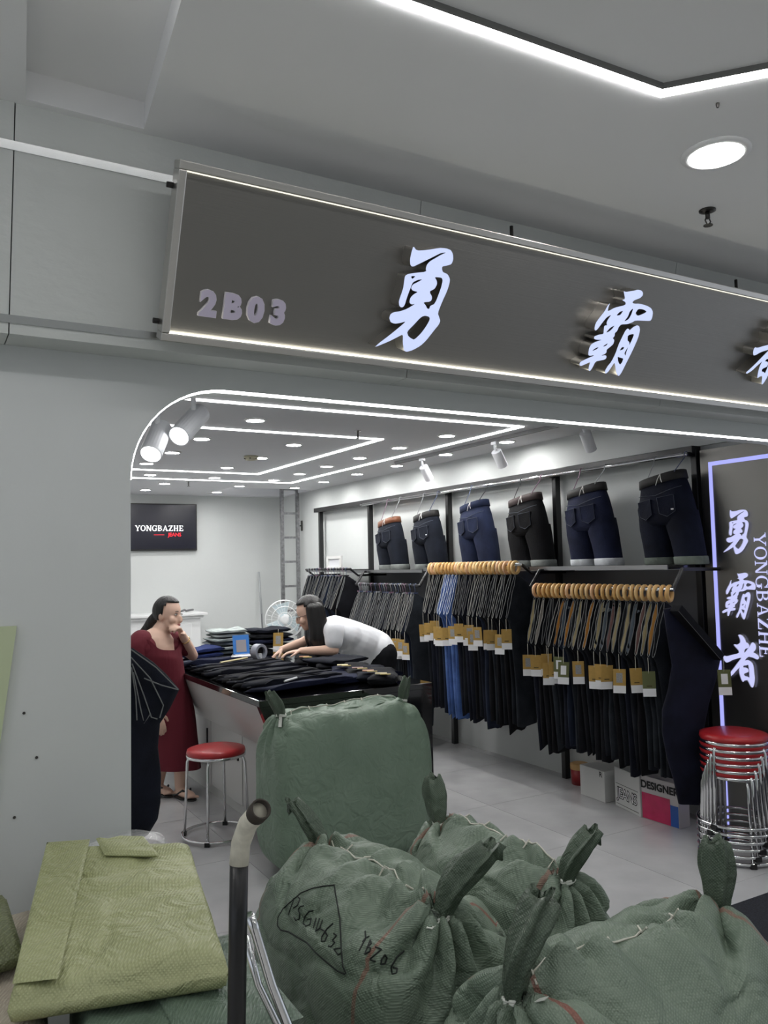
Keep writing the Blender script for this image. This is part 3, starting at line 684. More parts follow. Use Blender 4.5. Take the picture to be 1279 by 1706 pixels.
def hang_jeans(hp, rng, body, lining, stitch, wood=True, card=True, length=1.08, label='', group='', olive=False, sag=1.0, name='hanging_jeans', thick=.85, ring=None):
    t = thing(name, label, 'jeans', hp, group)
    if wood:
        yw = rng.uniform(.15,.5); axr = Vector((-math.sin(yw), math.cos(yw), 0))
        c = hp + Vector((0,0,-.022))
        B().lathe([(.029,-.008),(.045,-.008),(.048,-.004),(.048,.004),(.045,.008),(.029,.008)], c, 20, axr, closed=True).build('wooden_ring', ring or rng.choice(WOODS), t, smooth=True)
        zt = -.066
    else:
        a0 = [Vector((.014*math.cos(a), .004*math.sin(3*a), .014*math.sin(a))) for a in [R_(-40)+R_(220)*i/8 for i in range(9)]]
        B().tube([hp+q for q in a0] + [hp+Vector((-.004,0,-.03)), hp+Vector((.0,0,-.065))], .0028, 6).build('hanger_hook', ring or rng.choice(HOOKS), t, smooth=True)
        B().obox(hp+Vector((0,0,-.062)), (.022,0,0), (0,.003,0), (0,0,.006)).build('hanger_clip', rng.choice(HOOKS), t)
        zt = -.062
    L = length/1.08; ph = rng.uniform(0, 6.28); sg = sag*rng.uniform(.85,1.15)
    J = [((.012,zt),(.10*sg,-.33-.03*sg),.016),((-.03,zt-.012),(.07*sg,-.375-.02*sg),.0165),((-.10,-.12),(.06,-.45),.018),((-.155,-.25),(.055,-.53),.019),
         ((-.175,-.45),(.045,-.64),.02),((-.165,-.70*L),(.04,-.80*L),.021),((-.15,-.9*L),(.035,-.95*L),.021),((-.14,-1.06*L),(.03,-1.09*L),.019)]
    secs = []; n = 18
    for i, (a, e, th) in enumerate(J):
        th *= thick; sec = []
        for j in range(n):
            an = 2*math.pi*j/n; s_ = math.cos(an); cu = math.sin(an)
            f = (1-s_)/2; u = a[0]+(e[0]-a[0])*f; z = a[1]+(e[1]-a[1])*f
            yy = th*math.copysign(abs(cu)**.7, cu)*(1+.25*math.sin(5*f*3.1+ph+i)) + .007*math.sin(ph+i*.9+f*2)
            if i == 0: yy += .004*math.sin(f*7+ph)
            if i >= 5: z += .012*math.sin(f*9+ph)*(i-4)/3; yy += .006*math.sin(f*8+ph*2)
            sec.append(hp + Vector((-u, yy, z)))
        secs.append(sec)
    B().loft(secs, True, False, True).build('denim_body', body, t, smooth=True)
    B().tube(secs[0], .0021, 5, loop=True).build('edge_stitching', stitch, t)
    lin = [[q.lerp(sum(s_, Vector())/n, .10) for q in s_] for s_ in secs[:2]]
    B().loft(lin, True).build('waist_lining', lining, t, smooth=True)
    tip = secs[0][n//2]
    if card: swing_tag(t, tip + Vector((-.004,0,-.004)), rng, rng.uniform(.05,.10), olive=olive)
    return t
rng = random.Random(11)
LNAME = {}
for m_, nm in zip(LINING, ('grey', 'cream', 'orange', 'pinkish', 'pale blue', 'light grey', 'black', 'charcoal')): LNAME[m_.name] = nm
def row(key, n, wood, where, grp, tagset, special=None, length=1.08, oliveset=()):
    y0, y1, z = RAILS[key]
    for i in range(n):
        y = y0 + .02 + (y1-y0-.04)*(i+.5)/n
        body = rng.choice(DEN); lin = rng.choice(LINING) if key == 'D' else rng.choice(LINING[-2:]+[LINING[0]])
        st = rng.choice(STITCH); gp = grp
        tg = 'an olive tag' if (i in tagset and i in oliveset) else ('a kraft tag' if i in tagset else 'no tag')
        lb = ('dark jeans, %s lining, %s, %s' % (LNAME[lin.name], tg, where)) if key == 'D' else ('dark jeans with %s, %s' % (tg, where))
        if special and i in special:
            body = LIGHTD[i % 2]; lin = LIGHTD[0]; st = mat('pale stitching', S(190,200,215), .8)
            lb, gp = 'light blue jeans with %s on a wooden ring among the dark jeans' % tg, 'light blue jeans on wooden rings'
        hang_jeans(Vector((RX, y, z)), rng, body, lin, st, wood, i in tagset, length*rng.uniform(.97,1.05), lb, gp, i in oliveset, sag=1.0 if wood else 1.25)
row('D', 25, True, 'on a wooden ring beside the lit panel', 'jeans on wooden rings beside the lit panel', {1,3,6,8,9,10,13,16,17,18,19,20,22,24}, oliveset={1,16,17}, length=.99)
row('C', 24, True, 'on a wooden ring of the higher rail', 'jeans on wooden rings on the higher rail', {0,1,3,4,7,8,9,10,12,14,15,17,18,19,21,23}, special={15,16,17,18}, length=1.10)
row('B', 26, False, 'on a wire hook of the lower rail', 'jeans on wire hooks on the lower rail', {0,1,2,4,6,7,9,10,11,13,15,17,19,21}, length=1.15)
row('A', 14, False, 'on a wire hook of the farthest rail', 'jeans on wire hooks on the farthest rail', {0}, length=1.1)
# last pair on the ring rail: waistband turned out to the aisle end
hp = Vector((RX, RAILS['D'][0]+.0, RAILS['D'][2]))
t = thing('hanging_jeans', 'navy jeans at the rail end, waistband slanting down before the lit panel', 'jeans', hp)
B().lathe([(.029,-.009),(.045,-.009),(.048,-.004),(.048,.004),(.045,.009),(.029,.009)], hp+Vector((0,0,-.022)), 22, (-.35,.9,0), closed=True).build('wooden_ring', WOODS[1], t, smooth=True)
A0 = hp+Vector((.0,-.02,-.07))
def pl(u, v, d=0.0): return at(u, v, 1, RAILS['D'][0]-.055+d)
NAVY = denim('navy denim', S(20,22,38))
fr_ = [(1130,1010),(1166,1050),(1198,1094),(1190,1130),(1178,1170),(1170,1210),(1174,1260),(1172,1300),(1164,1338)]; bk = [(1106,1016),(1112,1060),(1120,1110),(1114,1150),(1104,1185),(1104,1220),(1112,1262),(1124,1302),(1132,1340)]
secs = []
for (a, b_), th in zip(zip(bk, fr_), (.02,.03,.042,.045,.045,.042,.04,.036,.03)):
    P0, P1 = pl(*a), pl(*b_); sec = []
    for j in range(16):
        an = 2*math.pi*j/16; f = (1-math.cos(an))/2
        sec.append(P0.lerp(P1, f) + Vector((0, th*math.sin(an)+.01*math.sin(6*f), 0)))
    secs.append(sec)
B().loft(secs, True, True, True).build('denim_body', NAVY, t, smooth=True)
wb0, wb1 = pl(1128,1008,-.045), pl(1199,1090,-.06); up_ = (pl(1206,1078,-.06)-wb1)
wv = (wb1-wb0); nn = wv.cross(Vector((0,1,0))).normalized()
if nn.z > 0: nn = -nn
B().obox((wb0+wb1)/2+nn*.02, wv/2, nn*.022, (0,.03,0)).build('waistband', denim('dark waistband', S(16,17,22)), t, bevel=.004)
B().tube([wb0+nn*.041+Vector((0,-.031,0)), wb1+nn*.041+Vector((0,-.031,0))], .0016, 4).build('edge_stitching', STITCH[1], t)
swing_tag(t, wb1+nn*.03+Vector((0,-.035,0)), rng, .055, olive=True, yaw=R_(235))
# ---- display shorts standing on the shelf
WSTR = mat('white cord', S(225,225,220), .7); CUFF = [denim('cuff pale', S(120,124,122)), denim('cuff white', S(205,208,212)), denim('cuff grey green', S(112,120,112))]
DBODY = [denim('display denim black blue', S(22,26,36)), denim('display denim navy', S(24,28,44)), denim('display denim indigo', S(28,35,58)), denim('display denim black', S(16,16,19)), denim('display denim blue', S(30,35,58)), denim('display denim deep', S(20,24,40))]
LEATHER = mat('brown leather belt', S(112,66,40), .5, bump=(80,.1)); BELT_BK = mat('black waistband', S(30,28,28), .7)
YSTITCH = mat('faded seam', S(78,84,96), .8)
DISP = [(652,944,DBODY[0],CUFF[0],LEATHER,.92,'dark cuffed denim shorts with a brown leather belt on the far shelf'),(714,943,DBODY[0],CUFF[0],BELT_BK,.95,'dark cuffed denim shorts with a tiny white pocket label on the shelf'),
        (796,940,DBODY[2],CUFF[0],denim('indigo waistband', S(26,34,58)),1.0,'mid blue cuffed denim shorts standing over the wooden rings'),(882,940,DBODY[3],CUFF[0],mat('dark brown waistband', S(48,34,34), .7),1.0,'black denim shorts with dark brown waistband on the shelf'),
        (986,938,DBODY[4],CUFF[1],BELT_BK,1.02,'faded blue denim shorts with bright white cuffs on the shelf'),(1116,938,DBODY[5],CUFF[2],BELT_BK,1.04,'navy denim shorts with grey cuffs beside the lit panel')]
for k_, (u, v, body, cuff, belt, sc, lab) in enumerate(DISP):
    p = at(u, v, 0, 3.78); zb = ZSH[0]+.001 if k_ > 3 else (ZSH[1]+.001 if k_ > 1 else ZSH[2]+.001)
    o = Vector((3.785, p.y, zb)); t = thing('denim_shorts', lab, 'shorts', o, 'denim shorts displayed on the shelf')
    H_ = .50*sc
    def L(w, d, z, tilt=True):
        lean = .07*(1-z/H_) - .035
        zz = z + (w*.16*(z/H_) if tilt else 0)
        return o + Vector((d, -(w+lean), zz))
    ell = lambda cw, cd, a, b_, z, n=20, q=.8: [L(cw + a*math.copysign(abs(math.cos(2*math.pi*j/n))**q, math.cos(2*math.pi*j/n)), cd + b_*math.copysign(abs(math.sin(2*math.pi*j/n))**q, math.sin(2*math.pi*j/n)), z) for j in range(n)]
    B().loft([ell(0,0,.155,.062,H_-.045),ell(0,0,.168,.075,H_*.80),ell(0,-.01,.185,.09,H_*.66),ell(0,-.005,.19,.088,H_*.52),ell(0,0,.185,.08,H_*.44)], True, True, True).build('seat', body, t, smooth=True)
    for s_ in (-1, 1):
        B().loft([ell(s_*.094,0,.092,.082,H_*.56),ell(s_*.097,0,.094,.084,H_*.42),ell(s_*.104,.004,.088,.078,H_*.25),ell(s_*.108,.006,.086,.074,.03),ell(s_*.108,.006,.085,.073,.004)], True, False, True).build('trouser_leg', body, t, smooth=True)
        B().loft([ell(s_*.108,.006,.089,.077,.045),ell(s_*.108,.006,.092,.080,.04),ell(s_*.108,.006,.092,.080,.006),ell(s_*.108,.006,.088,.076,.0)], True, True, True).build('cuff', cuff, t, smooth=True)
        # back pocket
        pd = lambda w_: -.010-.088*math.sqrt(max(.05, 1-(abs(w_)/.19)**2.6))-.002
        c = [L(w_, pd(w_), H_*z_) for w_, z_ in ((s_*.078-.052,.735),(s_*.078+.052,.735),(s_*.078+.049,.56),(s_*.078,.515),(s_*.078-.049,.56))]
        pk = B(); pk.add([q+Vector((.014,0,0)) for q in c] + [q-Vector((.004,0,0)) for q in c], [(5,6,7,8,9),(0,1,6,5),(1,2,7,6),(2,3,8,7),(3,4,9,8),(4,0,5,9)])
        po = pk.build('back_pocket', body, t)
        B().tube([q-Vector((.0055,0,0)) for q in c], .0016, 4, loop=True).build('pocket_stitching', YSTITCH, po)
        if s_ > 0 and k_ in (1, 5): B().obox(L(.11,-.092,H_*.585), (.001,0,0), (0,.011,0), (0,0,.004)).build('pocket_label', CARDW, po)
    B().loft([ell(0,0,.150,.056,H_),ell(0,0,.160,.068,H_-.002),ell(0,0,.165,.071,H_-.05),ell(0,0,.158,.064,H_-.052)], True, True, True).build('waistband', belt, t, smooth=True)
    B().tube([L(w_, -.004-.080*math.sqrt(max(.02, 1-(abs(w_)/.172)**2.6)), H_*(.77+.30*abs(w_))) for w_ in (-.158,-.13,-.09,-.04,0,.04,.09,.13,.158)], .0016, 4).build('yoke_seam', YSTITCH, t)
    for s_ in (-1, 1):
        q = L(s_*.10+.03, -.05, H_-.01); r_ = Vector((3.83, q.y-s_*.01, SZ-.055))
        hk = [r_+Vector((.016*math.cos(a),0,.016*math.sin(a))) for a in [R_(-30)+R_(210)*i/6 for i in range(7)]]
        B().tube(hk+[r_+Vector((-.016,0,-.02)), q], .003, 6).build('hook', HOOKS[(k_+(s_>0)) % 4], t, smooth=True)
    q = L(.05,-.075,H_-.005)
    B().tube([q, q+Vector((-.012,.01,-.03)), q+Vector((-.012,.025,-.065))], .0022, 5).build('tag_cord', WSTR, t)
    B().tube([q, q+Vector((-.012,-.012,-.028)), q+Vector((-.012,-.02,-.05))], .0022, 5).build('tag_cord', WSTR, t)
# ------------------------------------------------------------------ boxes under the rack
def base_at(u, v): p = at(u, v, 2, 0); return p
p = base_at(955, 1308)
t = thing('paint_tub', 'small red tub with a tan lid under the hanging jeans', 'tub', (p.x+.06, p.y, 0))
c = Vector((p.x+.06, p.y, 0))
B().lathe([(.055,0),(.06,.10),(.058,.10)], c, 20).build('tub', mat('red plastic', S(140,30,36), .4), t, smooth=True)
B().lathe([(.062,.10),(.062,.135),(.05,.14)], c, 20).build('lid', mat('tan plastic', S(190,150,96), .5), t)
def carton(name, lab, u0, v0, u1, v1, h, depth, m, cat):
    a, b_ = base_at(u0, v0), base_at(u1, v1); a.z = b_.z = 0
    d = (b_-a); nrm = Vector((-d.y, d.x, 0)).normalized()
    if nrm.x < 0: nrm = -nrm
    t = thing(name, lab, cat, (a+b_)/2)
    c = (a+b_)/2 + nrm*depth/2 + Vector((0,0,h/2))
    B().obox(c, d/2, nrm*depth/2, (0,0,h/2)).build('body', m, t, bevel=.003)
    fr = frame((a+b_)/2 - nrm*.0015, d, (0,0,1))
    return t, fr, d.length
BK = mat('black print', S(28,28,30), .7)
BOXW = mat('white carton', S(205,205,203), .6)
t, fr, w = carton('white_carton', 'plain white carton with one black letter under the hanging jeans', 967, 1323, 1008, 1338, .19, .26, BOXW, 'box')
text('lettering', 'R', .045, fr @ Matrix.Translation((w*.36,.165,0)), BK, t, off=.001)
t, fr, w = carton('printed_bag', 'white printed bag reading JEANS in outlined letters', 1025, 1341, 1067, 1362, .235, .10, BOXW, 'bag')
text('lettering', 'JEANS', .088, fr @ Matrix.Translation((0,.085,0)), BK, t, off=.0045, spacing=.86)
text('lettering', 'JEANS', .088, fr @ Matrix.Translation((0,.085,.0006)), CARDW, t, off=-.001, spacing=.86)
for z in (.02, .14): B().obox(fr @ Vector((0,z,0)), (fr.to_3x3() @ Vector((w*.44,0,0))), (fr.to_3x3() @ Vector((0,.0012,0))), (fr.to_3x3() @ Vector((0,0,.0005)))).build('print_line', BK, t)
t, fr, w = carton('printed_bag', 'glossy pink and blue shopping bag reading DESIGNER', 1070, 1362, 1132, 1382, .245, .09, mat('pale film', S(196,190,190), .25), 'bag')
text('lettering', 'DESIGNER', .058, fr @ Matrix.Translation((0,.195,0)), BK, t, off=.0025)
def patch(name, m, x0, x1, z0, z1): return B().add([fr @ Vector(q) for q in ((x0,z0,.0003),(x1,z0,.0003),(x1,z1,.0003),(x0,z1,.0003))], [(0,1,2,3)]).build(name, m, t)
patch('printed_panel', mat('pink film', S(190,44,92), .25, var=.15, vscale=14), -w/2+.003, w*.28, .004, .15)
patch('printed_panel', mat('blue film', S(48,92,170), .25), w*.28, w/2-.003, .004, .12)
# ------------------------------------------------------------------ counter
CT = .80
CX0, CX1, CY0, CY1 = 1.575, 2.66, 4.085, 6.85
t = thing('sales_counter', 'long counter with black gloss top and slanted black end panel over white cabinets', 'counter', (2.1, 5.3, 0))
B().box((CX0, CY0, CT-.035), (CX1, CY1, CT)).build('worktop', BLACK_GLOSS, t, bevel=.003)
pts = [(CX0+.005,CT-.036),(CX1-.005,CT-.036),(CX1-.005,0),(1.70,0),(1.685,.50)]
b = B(); b.add([(x,CY0+.004,z) for x,z in pts]+[(x,CY0+.05,z) for x,z in pts], [(0,1,2,3,4)[::-1],(5,6,7,8,9)]+[(i,(i+1)%5,(i+1)%5+5,i+5) for i in range(5)])
b.build('end_panel', BLACK_GLOSS, t)
CAB = mat('cabinet white', S(196,196,194), .3)
B().box((1.745, CY0+.051, 0), (CX1-.01, CY1-.01, CT-.036)).build('cabinet_body', CAB, t)
pts = [(CX0+.012,CT-.036),(CX0+.03,CT-.036),(1.744,.50),(1.70,.50)]
b = B(); b.add([(x,CY0+.051,z) for x,z in pts]+[(x,CY1-.02,z) for x,z in pts], [(0,1,2,3),(4,5,6,7),(0,4,5,1),(1,5,6,2),(2,6,7,3),(3,7,4,0)]); b.build('slanted_board', CAB, t)
for i in range(4):
    y0 = CY0+.08+i*.60
    d = B().box((1.722, y0, .07), (1.744, y0+.585, .49)).build('cabinet_door', CAB, t, bevel=.003)
    B().box((1.712, y0+.05, .33), (1.7215, y0+.062, .43)).build('handle', BLACK_METAL, d)
# folded garments
def folded(label, c, l, w, h, rz, m, group, name='folded_jeans', layers=3, tilt=0.0, patch=None, seam=None, seed=0, roll=0.0):
    t = thing(name, label, 'jeans', c, group); r = random.Random(seed)
    rot = Matrix.Translation(c) @ Matrix.Rotation(rz, 4, 'Z') @ Matrix.Rotation(tilt, 4, 'X') @ Matrix.Rotation(roll, 4, 'Y')
    secs = []; n = 28; ph = r.uniform(0,6.3)
    for i in range(11):
        f = i/10; x = (f-.5)*l; e = min(1, (1-abs(2*f-1))*6+.35); hh = h*(.9+.12*math.sin(ph+f*5)+.06*math.sin(f*13+ph))
        sec = []
        for j in range(n):
            a = 2*math.pi*j/n; ca, sa = math.cos(a), math.sin(a)
            z = math.copysign(abs(sa)**.45, sa)*.5; y = math.copysign(abs(ca)**.35, ca)*.5
            y *= 1 - .05*(1+math.cos(2*math.pi*layers*(z+.5)))*(abs(ca) > .5)
            sec.append(rot @ Vector((x+.008*math.sin(a*3+ph), y*w*(.97+.03*e)+.008*math.sin(f*7+ph), max(0,(z*e+.5))*hh + .004*math.sin(f*11+a*2+ph)*(z > 0))))
        secs.append(sec)
    B().loft(secs, True, True, True).build('denim_fold', m, t, smooth=True)
    if patch:
        for (px, py, col, sx, sy) in patch:
            q = rot @ Vector((px*l, py*w, h*1.04+.002)); ax = rot.to_3x3()
            B().obox(q, ax @ Vector((sx,0,0)), ax @ Vector((0,sy,0)), ax @ Vector((0,0,.002))).build('waist_patch', col, t)
    if seam:
        B().tube([rot @ Vector(((f-.5)*l*.96, w*.42, h*.97)) for f in (0,.2,.4,.6,.8,1)], .0018, 4).build('seam_stitching', seam, t)
    return t
g = 'dark jeans fanned out along the counter'
DSEAM = mat('dim seam', S(66,68,76), .8); SEAMS = [DSEAM, mat('grey seam', S(96,98,104), .8)]
cold = [denim('counter denim black', S(17,18,22)), denim('counter denim navy', S(24,29,52)), denim('counter denim charcoal', S(30,31,36)), denim('counter denim ink', S(20,23,34))]
for i in range(15):
    y = 4.36 + i*.105
    m = cold[1] if i in (0, 12, 13, 14) else cold[(i*7) % 4 if (i*7) % 4 != 1 else 3]
    lab = 'dark folded jeans fanned out with others along the counter edge' if m is not cold[1] else 'navy blue folded jeans at an end of the fanned row on the counter'
    folded(lab, Vector((1.93+.012*math.sin(i*2.3), y, CT+.006+.0045*(i%2))), .60-.02*(i%3), .25, .038+.012*((i*5)%3)/2, R_(13+3*math.sin(i*1.7)), m, g, tilt=R_(-8), seam=SEAMS[i%2], seed=i)
# jeans laid with the waist patches up, beside the leaning woman
TAN = mat('tan leather patch', S(168,120,86), .6); CREAM = mat('cream patch', S(205,192,150), .7); PINK = mat('brown patch', S(120,84,78), .6); STR = mat('striped tape', S(190,170,110), .7)
pc = [TAN, CREAM, PINK, CREAM, PINK, TAN, CREAM]
for i in range(7):
    q = at(502+i*21, 1096+i*4.6, 2, CT+.05)
    folded('dark jeans bunched beside the leaning woman with a leather waist patch showing', Vector((q.x+.05, q.y+.02, CT+.004)), .42, .17, .062, R_(62+4*math.sin(i*2)), cold[(i*3)%4], 'patched jeans bunched on the counter',
           patch=[(-.36,.05,pc[i],.026,.034),(-.46,-.1,STR,.012,.03)], seed=30+i, layers=2)
folded('wide navy jeans lying flat at the counter corner nearest the big sack', Vector((2.34, 4.50, CT+.004)), .52, .36, .05, R_(8), cold[1], None, seed=50, seam=SEAMS[1])
folded('smooth navy jeans draped near the counter end beside the racks', Vector((2.46, 4.95, CT+.055)), .36, .30, .035, R_(20), cold[3], None, seed=51)
# pale stack, dark pile with tag, blue pair
pale = [denim('pale denim %d' % i, c) for i, c in enumerate((S(150,158,158), S(168,176,174), S(120,126,130)))]
q = at(383, 1088, 2, CT)
z = CT+.004
for i in range(6):
    folded('pale grey folded jeans in the stack behind the blue card', Vector((q.x-.02+.012*math.sin(i*2), q.y+.02+.01*math.cos(i*3), z)), .36-.012*i, .27, .032, R_(-6+4*math.sin(i*2.2)), pale[i % 3] if i < 5 else pale[1], 'pale folded jeans stacked on the counter', seed=60+i, layers=2)
    z += .0335
q = at(446, 1080, 2, CT); z = CT+.004
for i in range(4):
    tt = folded('dark folded jeans in the pile behind the tape roll' if i < 3 else 'dark folded jeans with a kraft tag on top of the pile', Vector((q.x-.0, q.y+.06, z)), .46-.03*i, .30, .042, R_(12), cold[i], 'dark folded jeans piled on the counter' if i < 3 else None, seed=70+i, layers=2)
    z += .0435
c = at(460, 1040, 1, q.y-.02); c.x += .0
swing_tag(tt, Vector((q.x+.05, q.y-.12, z-.01)), random.Random(3), .03, yaw=R_(245), size=1.25)
q = at(330, 1092, 2, CT)
for i in range(2):
    folded('bright navy folded jeans near the woman\'s elbow', Vector((q.x-.03, q.y-.16, CT+.004+i*.042)), .30, .24, .04, R_(5+i*6), denim('bright navy', S(34,46,92)), 'bright navy jeans near the elbow', seed=80+i, layers=2)
# blue counter card on a white tray, tape roll, ruler, pen
q = at(403, 1092, 2, CT)
t = thing('payment_card_stand', 'small blue card stand with a grey square in front of the pale jeans', 'card stand', (q.x, q.y, CT))
B().obox(q+Vector((0,.02,.085)), (.068,0,0), (0,.003,.0), (0,.012,.075)).build('card', mat('blue card', S(56,120,196), .4), t)
B().obox(q+Vector((0,.0135,.075)), (.042,0,0), (0,.001,0), (0,.0075,.047)).build('card_square', mat('grey square', S(150,146,150), .6), t)
B().obox(q+Vector((0,.02,.006)), (.06,0,0), (0,.04,0), (0,0,.005)).build('foot', PLASTIC_W, t)
q = at(412, 1100, 2, CT+.03)
b = B(); b.loft([[Vector((q.x+x, q.y+y, CT+.055+zz)) for x, y in ((-.11,-.03),(.09,-.03),(.09,.04),(-.11,.04))] for zz in (0,.012)], True, True, True)
t = thing('tape_dispenser', 'white tape dispenser with a big grey roll on the counter', 'tape dispenser', (q.x, q.y, CT+.05))
b.build('base', PLASTIC_W, t, bevel=.004)
c = at(431, 1086, 2, CT+.11)
B().lathe([(.036,-.028),(.055,-.028),(.055,.028),(.036,.028)], c, 28, (-.35,.94,0), closed=True).build('tape_roll', mat('grey tape', S(150,154,166), .4), t)
B().lathe([(.036,-.006),(.036,.006)], c, 18, (-.35,.94,0)).build('roll_core', BLACK_METAL, t)
B().obox(c+Vector((-.0,.0,-.045)), (.012,0,0), (0,.03,0), (0,0,.035)).build('roll_support', PLASTIC_W, t)
a, b_ = at(367, 1104, 2, CT+.075), at(412, 1096, 2, CT+.075)
tag(B().tube([a, b_], .007, 4).build('wooden_ruler', mat('ruler wood', S(196,184,140), .6)), 'thin pale ruler lying across the fanned dark jeans', 'ruler')
a, b_ = at(474, 1135, 2, CT+.075), at(494, 1129, 2, CT+.075)
tag(B().tube([a, b_], .006, 8).build('white_pen', PLASTIC_W), 'short white pen lying on the fanned dark jeans', 'pen')
# ------------------------------------------------------------------ stools
RED = mat('red vinyl', S(182,38,44), .35, coat=.2)
def stool(c, label, group=None, h=.47, rs=.165, seat=True):
    t = thing('round_stool', label, 'stool', c, group); c = Vector(c)
    B().lathe([(.02,h-.012),(rs-.006,h-.012),(rs,h-.004),(rs-.004,h+.014),(rs*.8,h+.022),(.02,h+.024)], c, 36).build('seat', RED, t, smooth=True)
    B().lathe([(rs-.012,h-.026),(rs+.001,h-.026),(rs+.001,h-.012),(rs-.012,h-.012)], c, 36, closed=True).build('seat_rim', CHROME, t, smooth=True)
    rb = rs+.022
    for i in range(4):
        a = math.pi/4+i*math.pi/2+.2; e = Vector((math.cos(a), math.sin(a), 0))
        B().tube([c+e*(rs-.035)+Vector((0,0,h-.02)), c+e*(rs-.012)+Vector((0,0,h-.03)), c+e*(rs+.001)+Vector((0,0,h-.06)), c+e*(rb-.004)+Vector((0,0,.02))], .008, 8).build('leg', CHROME, t, smooth=True)
        B().obox(c+e*rb+Vector((0,0,.012)), e*.012, Vector((-e.y,e.x,0))*.014, (0,0,.0115)).build('rubber_foot', BLACK_METAL, t)
    B().tube([c+Vector((rb*math.cos(a), rb*math.sin(a), .018)) for a in [2*math.pi*i/40 for i in range(40)]], .008, 8, loop=True).build('foot_ring', CHROME, t, smooth=True)
    return t
q = at(361, 1392, 2, 0); stool((q.x, q.y, 0), 'single red topped chrome stool standing beside the counter')
q = at(1231, 1425, 2, 0); q.z = 0
s0 = stool((q.x, q.y, 0), 'red topped chrome stool nested inside the stack by the lit panel', 'stools in the stack', h=.43, rs=.165)
for i in range(1, 6):
    c_ = copy_tree(s0, (0, 0, .033*i)); c_.rotation_euler.z = .13*i
    if i == 5: c_['label'] = 'topmost red stool of the chrome stack by the lit panel'; del c_['group']
# jeans hanging just inside the left jamb
YJ = 3.0
t = thing('hanging_jeans', 'dark jeans with looping pale stitches hanging close behind the white wall edge', 'jeans', (.62, YJ, 1.3))
hp = Vector((.56, YJ, 1.31))
L_ = [(205,v_) for v_ in (1078,1095,1110,1140,1175,1205,1240,1285,1330,1360,1388)]; R__ = [(222,1080),(255,1103),(275,1122),(298,1148),(284,1180),(268,1206),(264,1245),(268,1290),(266,1335),(262,1362),(248,1388)]
secs = []
for i, (a, b_) in enumerate(zip(L_, R__)):
    P0, P1 = at(*a, 1, YJ), at(*b_, 1, YJ); sec = []
    P0.x -= .15; th = .03+.028*min(1,i/3)-.010*max(0,i-6)/4
    for j in range(20):
        an = 2*math.pi*j/20; f = (1-math.cos(an))/2
        sec.append(P0.lerp(P1, f)+Vector((0, th*math.sin(an)+.012*math.sin(9*f+i), 0)))
    secs.append(sec)
B().loft(secs, True, True, True).build('denim_body', cold[3], t, smooth=True)
for st in ([(218,1082),(260,1112),(296,1148)],[(218,1095),(250,1130),(272,1175),(266,1196)],[(220,1106),(240,1160),(252,1195),(262,1198)],[(222,1120),(234,1180),(240,1205),(250,1190)],[(240,1130),(270,1142),(297,1149)],[(219,1112),(226,1160),(228,1200)]):
    B().tube([at(u, v, 1, YJ-.062) for u, v in st], .0022, 5).build('edge_stitching', STITCH[0], t)
B().lathe([(.029,-.008),(.047,-.008),(.047,.008),(.029,.008)], hp, 20, (0,1,0), closed=True).build('wooden_ring', WOODS[0], t)
B().tube([hp+Vector((0,0,-.04)), (.56,YJ,1.22)], .006, 6).build('hanger_loop', cold[0], t)
o = B().tube([(.56,2.56,1.345),(.56,4.2,1.345)], .0115, 10).build('hanging_rail', CHROME)
t = thing('side_rail', 'chrome clothes rail on arms behind the white wall edge', 'rail', (.3, 3.4, 1.345)); o.name = 'rail_tube'
o.parent = t; o.matrix_parent_inverse = t.matrix_basis.inverted()
for yy in (2.6, 4.15): B().tube([(.56,yy,1.345),(XL,yy,1.345)], .011, 8).build('rail_arm', BLACK_METAL, t)
# ------------------------------------------------------------------ people
SKIN = mat('skin', S(222,186,166), .5, spec=.35); HAIR = mat('black hair', S(16,14,15), .38, bump=(60,.3,(1,1,.08)))
LIP = mat('lips', S(165,84,80), .5); EYEB = mat('eye dark', S(28,20,18), .3); EYEW = mat('eye white', S(225,220,215), .4)
def ellip(b, c, ax, ay, az, n=16, m=10):
    c, ax, ay, az = map(Vector, (c, ax, ay, az))
    secs = []
    for i in range(m+1):
        a = -math.pi/2 + math.pi*i/m; r = max(math.cos(a), 1e-3)
        secs.append([c + az*math.sin(a) + r*(math.cos(2*math.pi*j/n)*ax + math.sin(2*math.pi*j/n)*ay) for j in range(n)])
    return b.loft(secs, True, True, True)
def limb(b, pts, rad, n=12):
    for i in range(len(pts)-1):
        b.tube([pts[i], pts[i].lerp(pts[i+1], .5), pts[i+1]], [rad[i], (rad[i]+rad[i+1])/2*1.02, rad[i+1]], n)
    for p, r in zip(pts, rad): ellip(b, p, (r,0,0), (0,r,0), (0,0,r), 12, 8)
    return b
def head(b, c, f, u, s=1.0):
    """skull, jaw, nose, ears and neck start; f = facing, u = up"""
    f = Vector(f).normalized(); u = Vector(u); u = (u-f*u.dot(f)).normalized(); r = f.cross(u)
    ellip(b, c+u*.022*s-f*.012*s, r*.074*s, f*.094*s, u*.096*s, 20, 14)
    ellip(b, c-u*.045*s+f*.022*s, r*.058*s, f*.066*s, u*.070*s, 18, 12)          # jaw
    ellip(b, c-u*.092*s+f*.055*s, r*.025*s, f*.022*s, u*.020*s)                    # chin
    ellip(b, c-u*.022*s+f*.088*s, r*.012*s, f*.020*s, u*.026*s)                    # nose
    ellip(b, c-u*.034*s+f*.096*s, r*.015*s, f*.013*s, u*.010*s)
    for s_ in (-1, 1):
        ellip(b, c+r*s_*.074*s-u*.012*s-f*.012*s, r*.010*s, f*.018*s, u*.030*s)    # ear
        ellip(b, c+r*s_*.040*s-u*.030*s+f*.058*s, r*.026*s, f*.024*s, u*.026*s)    # cheek
    return f, u, r
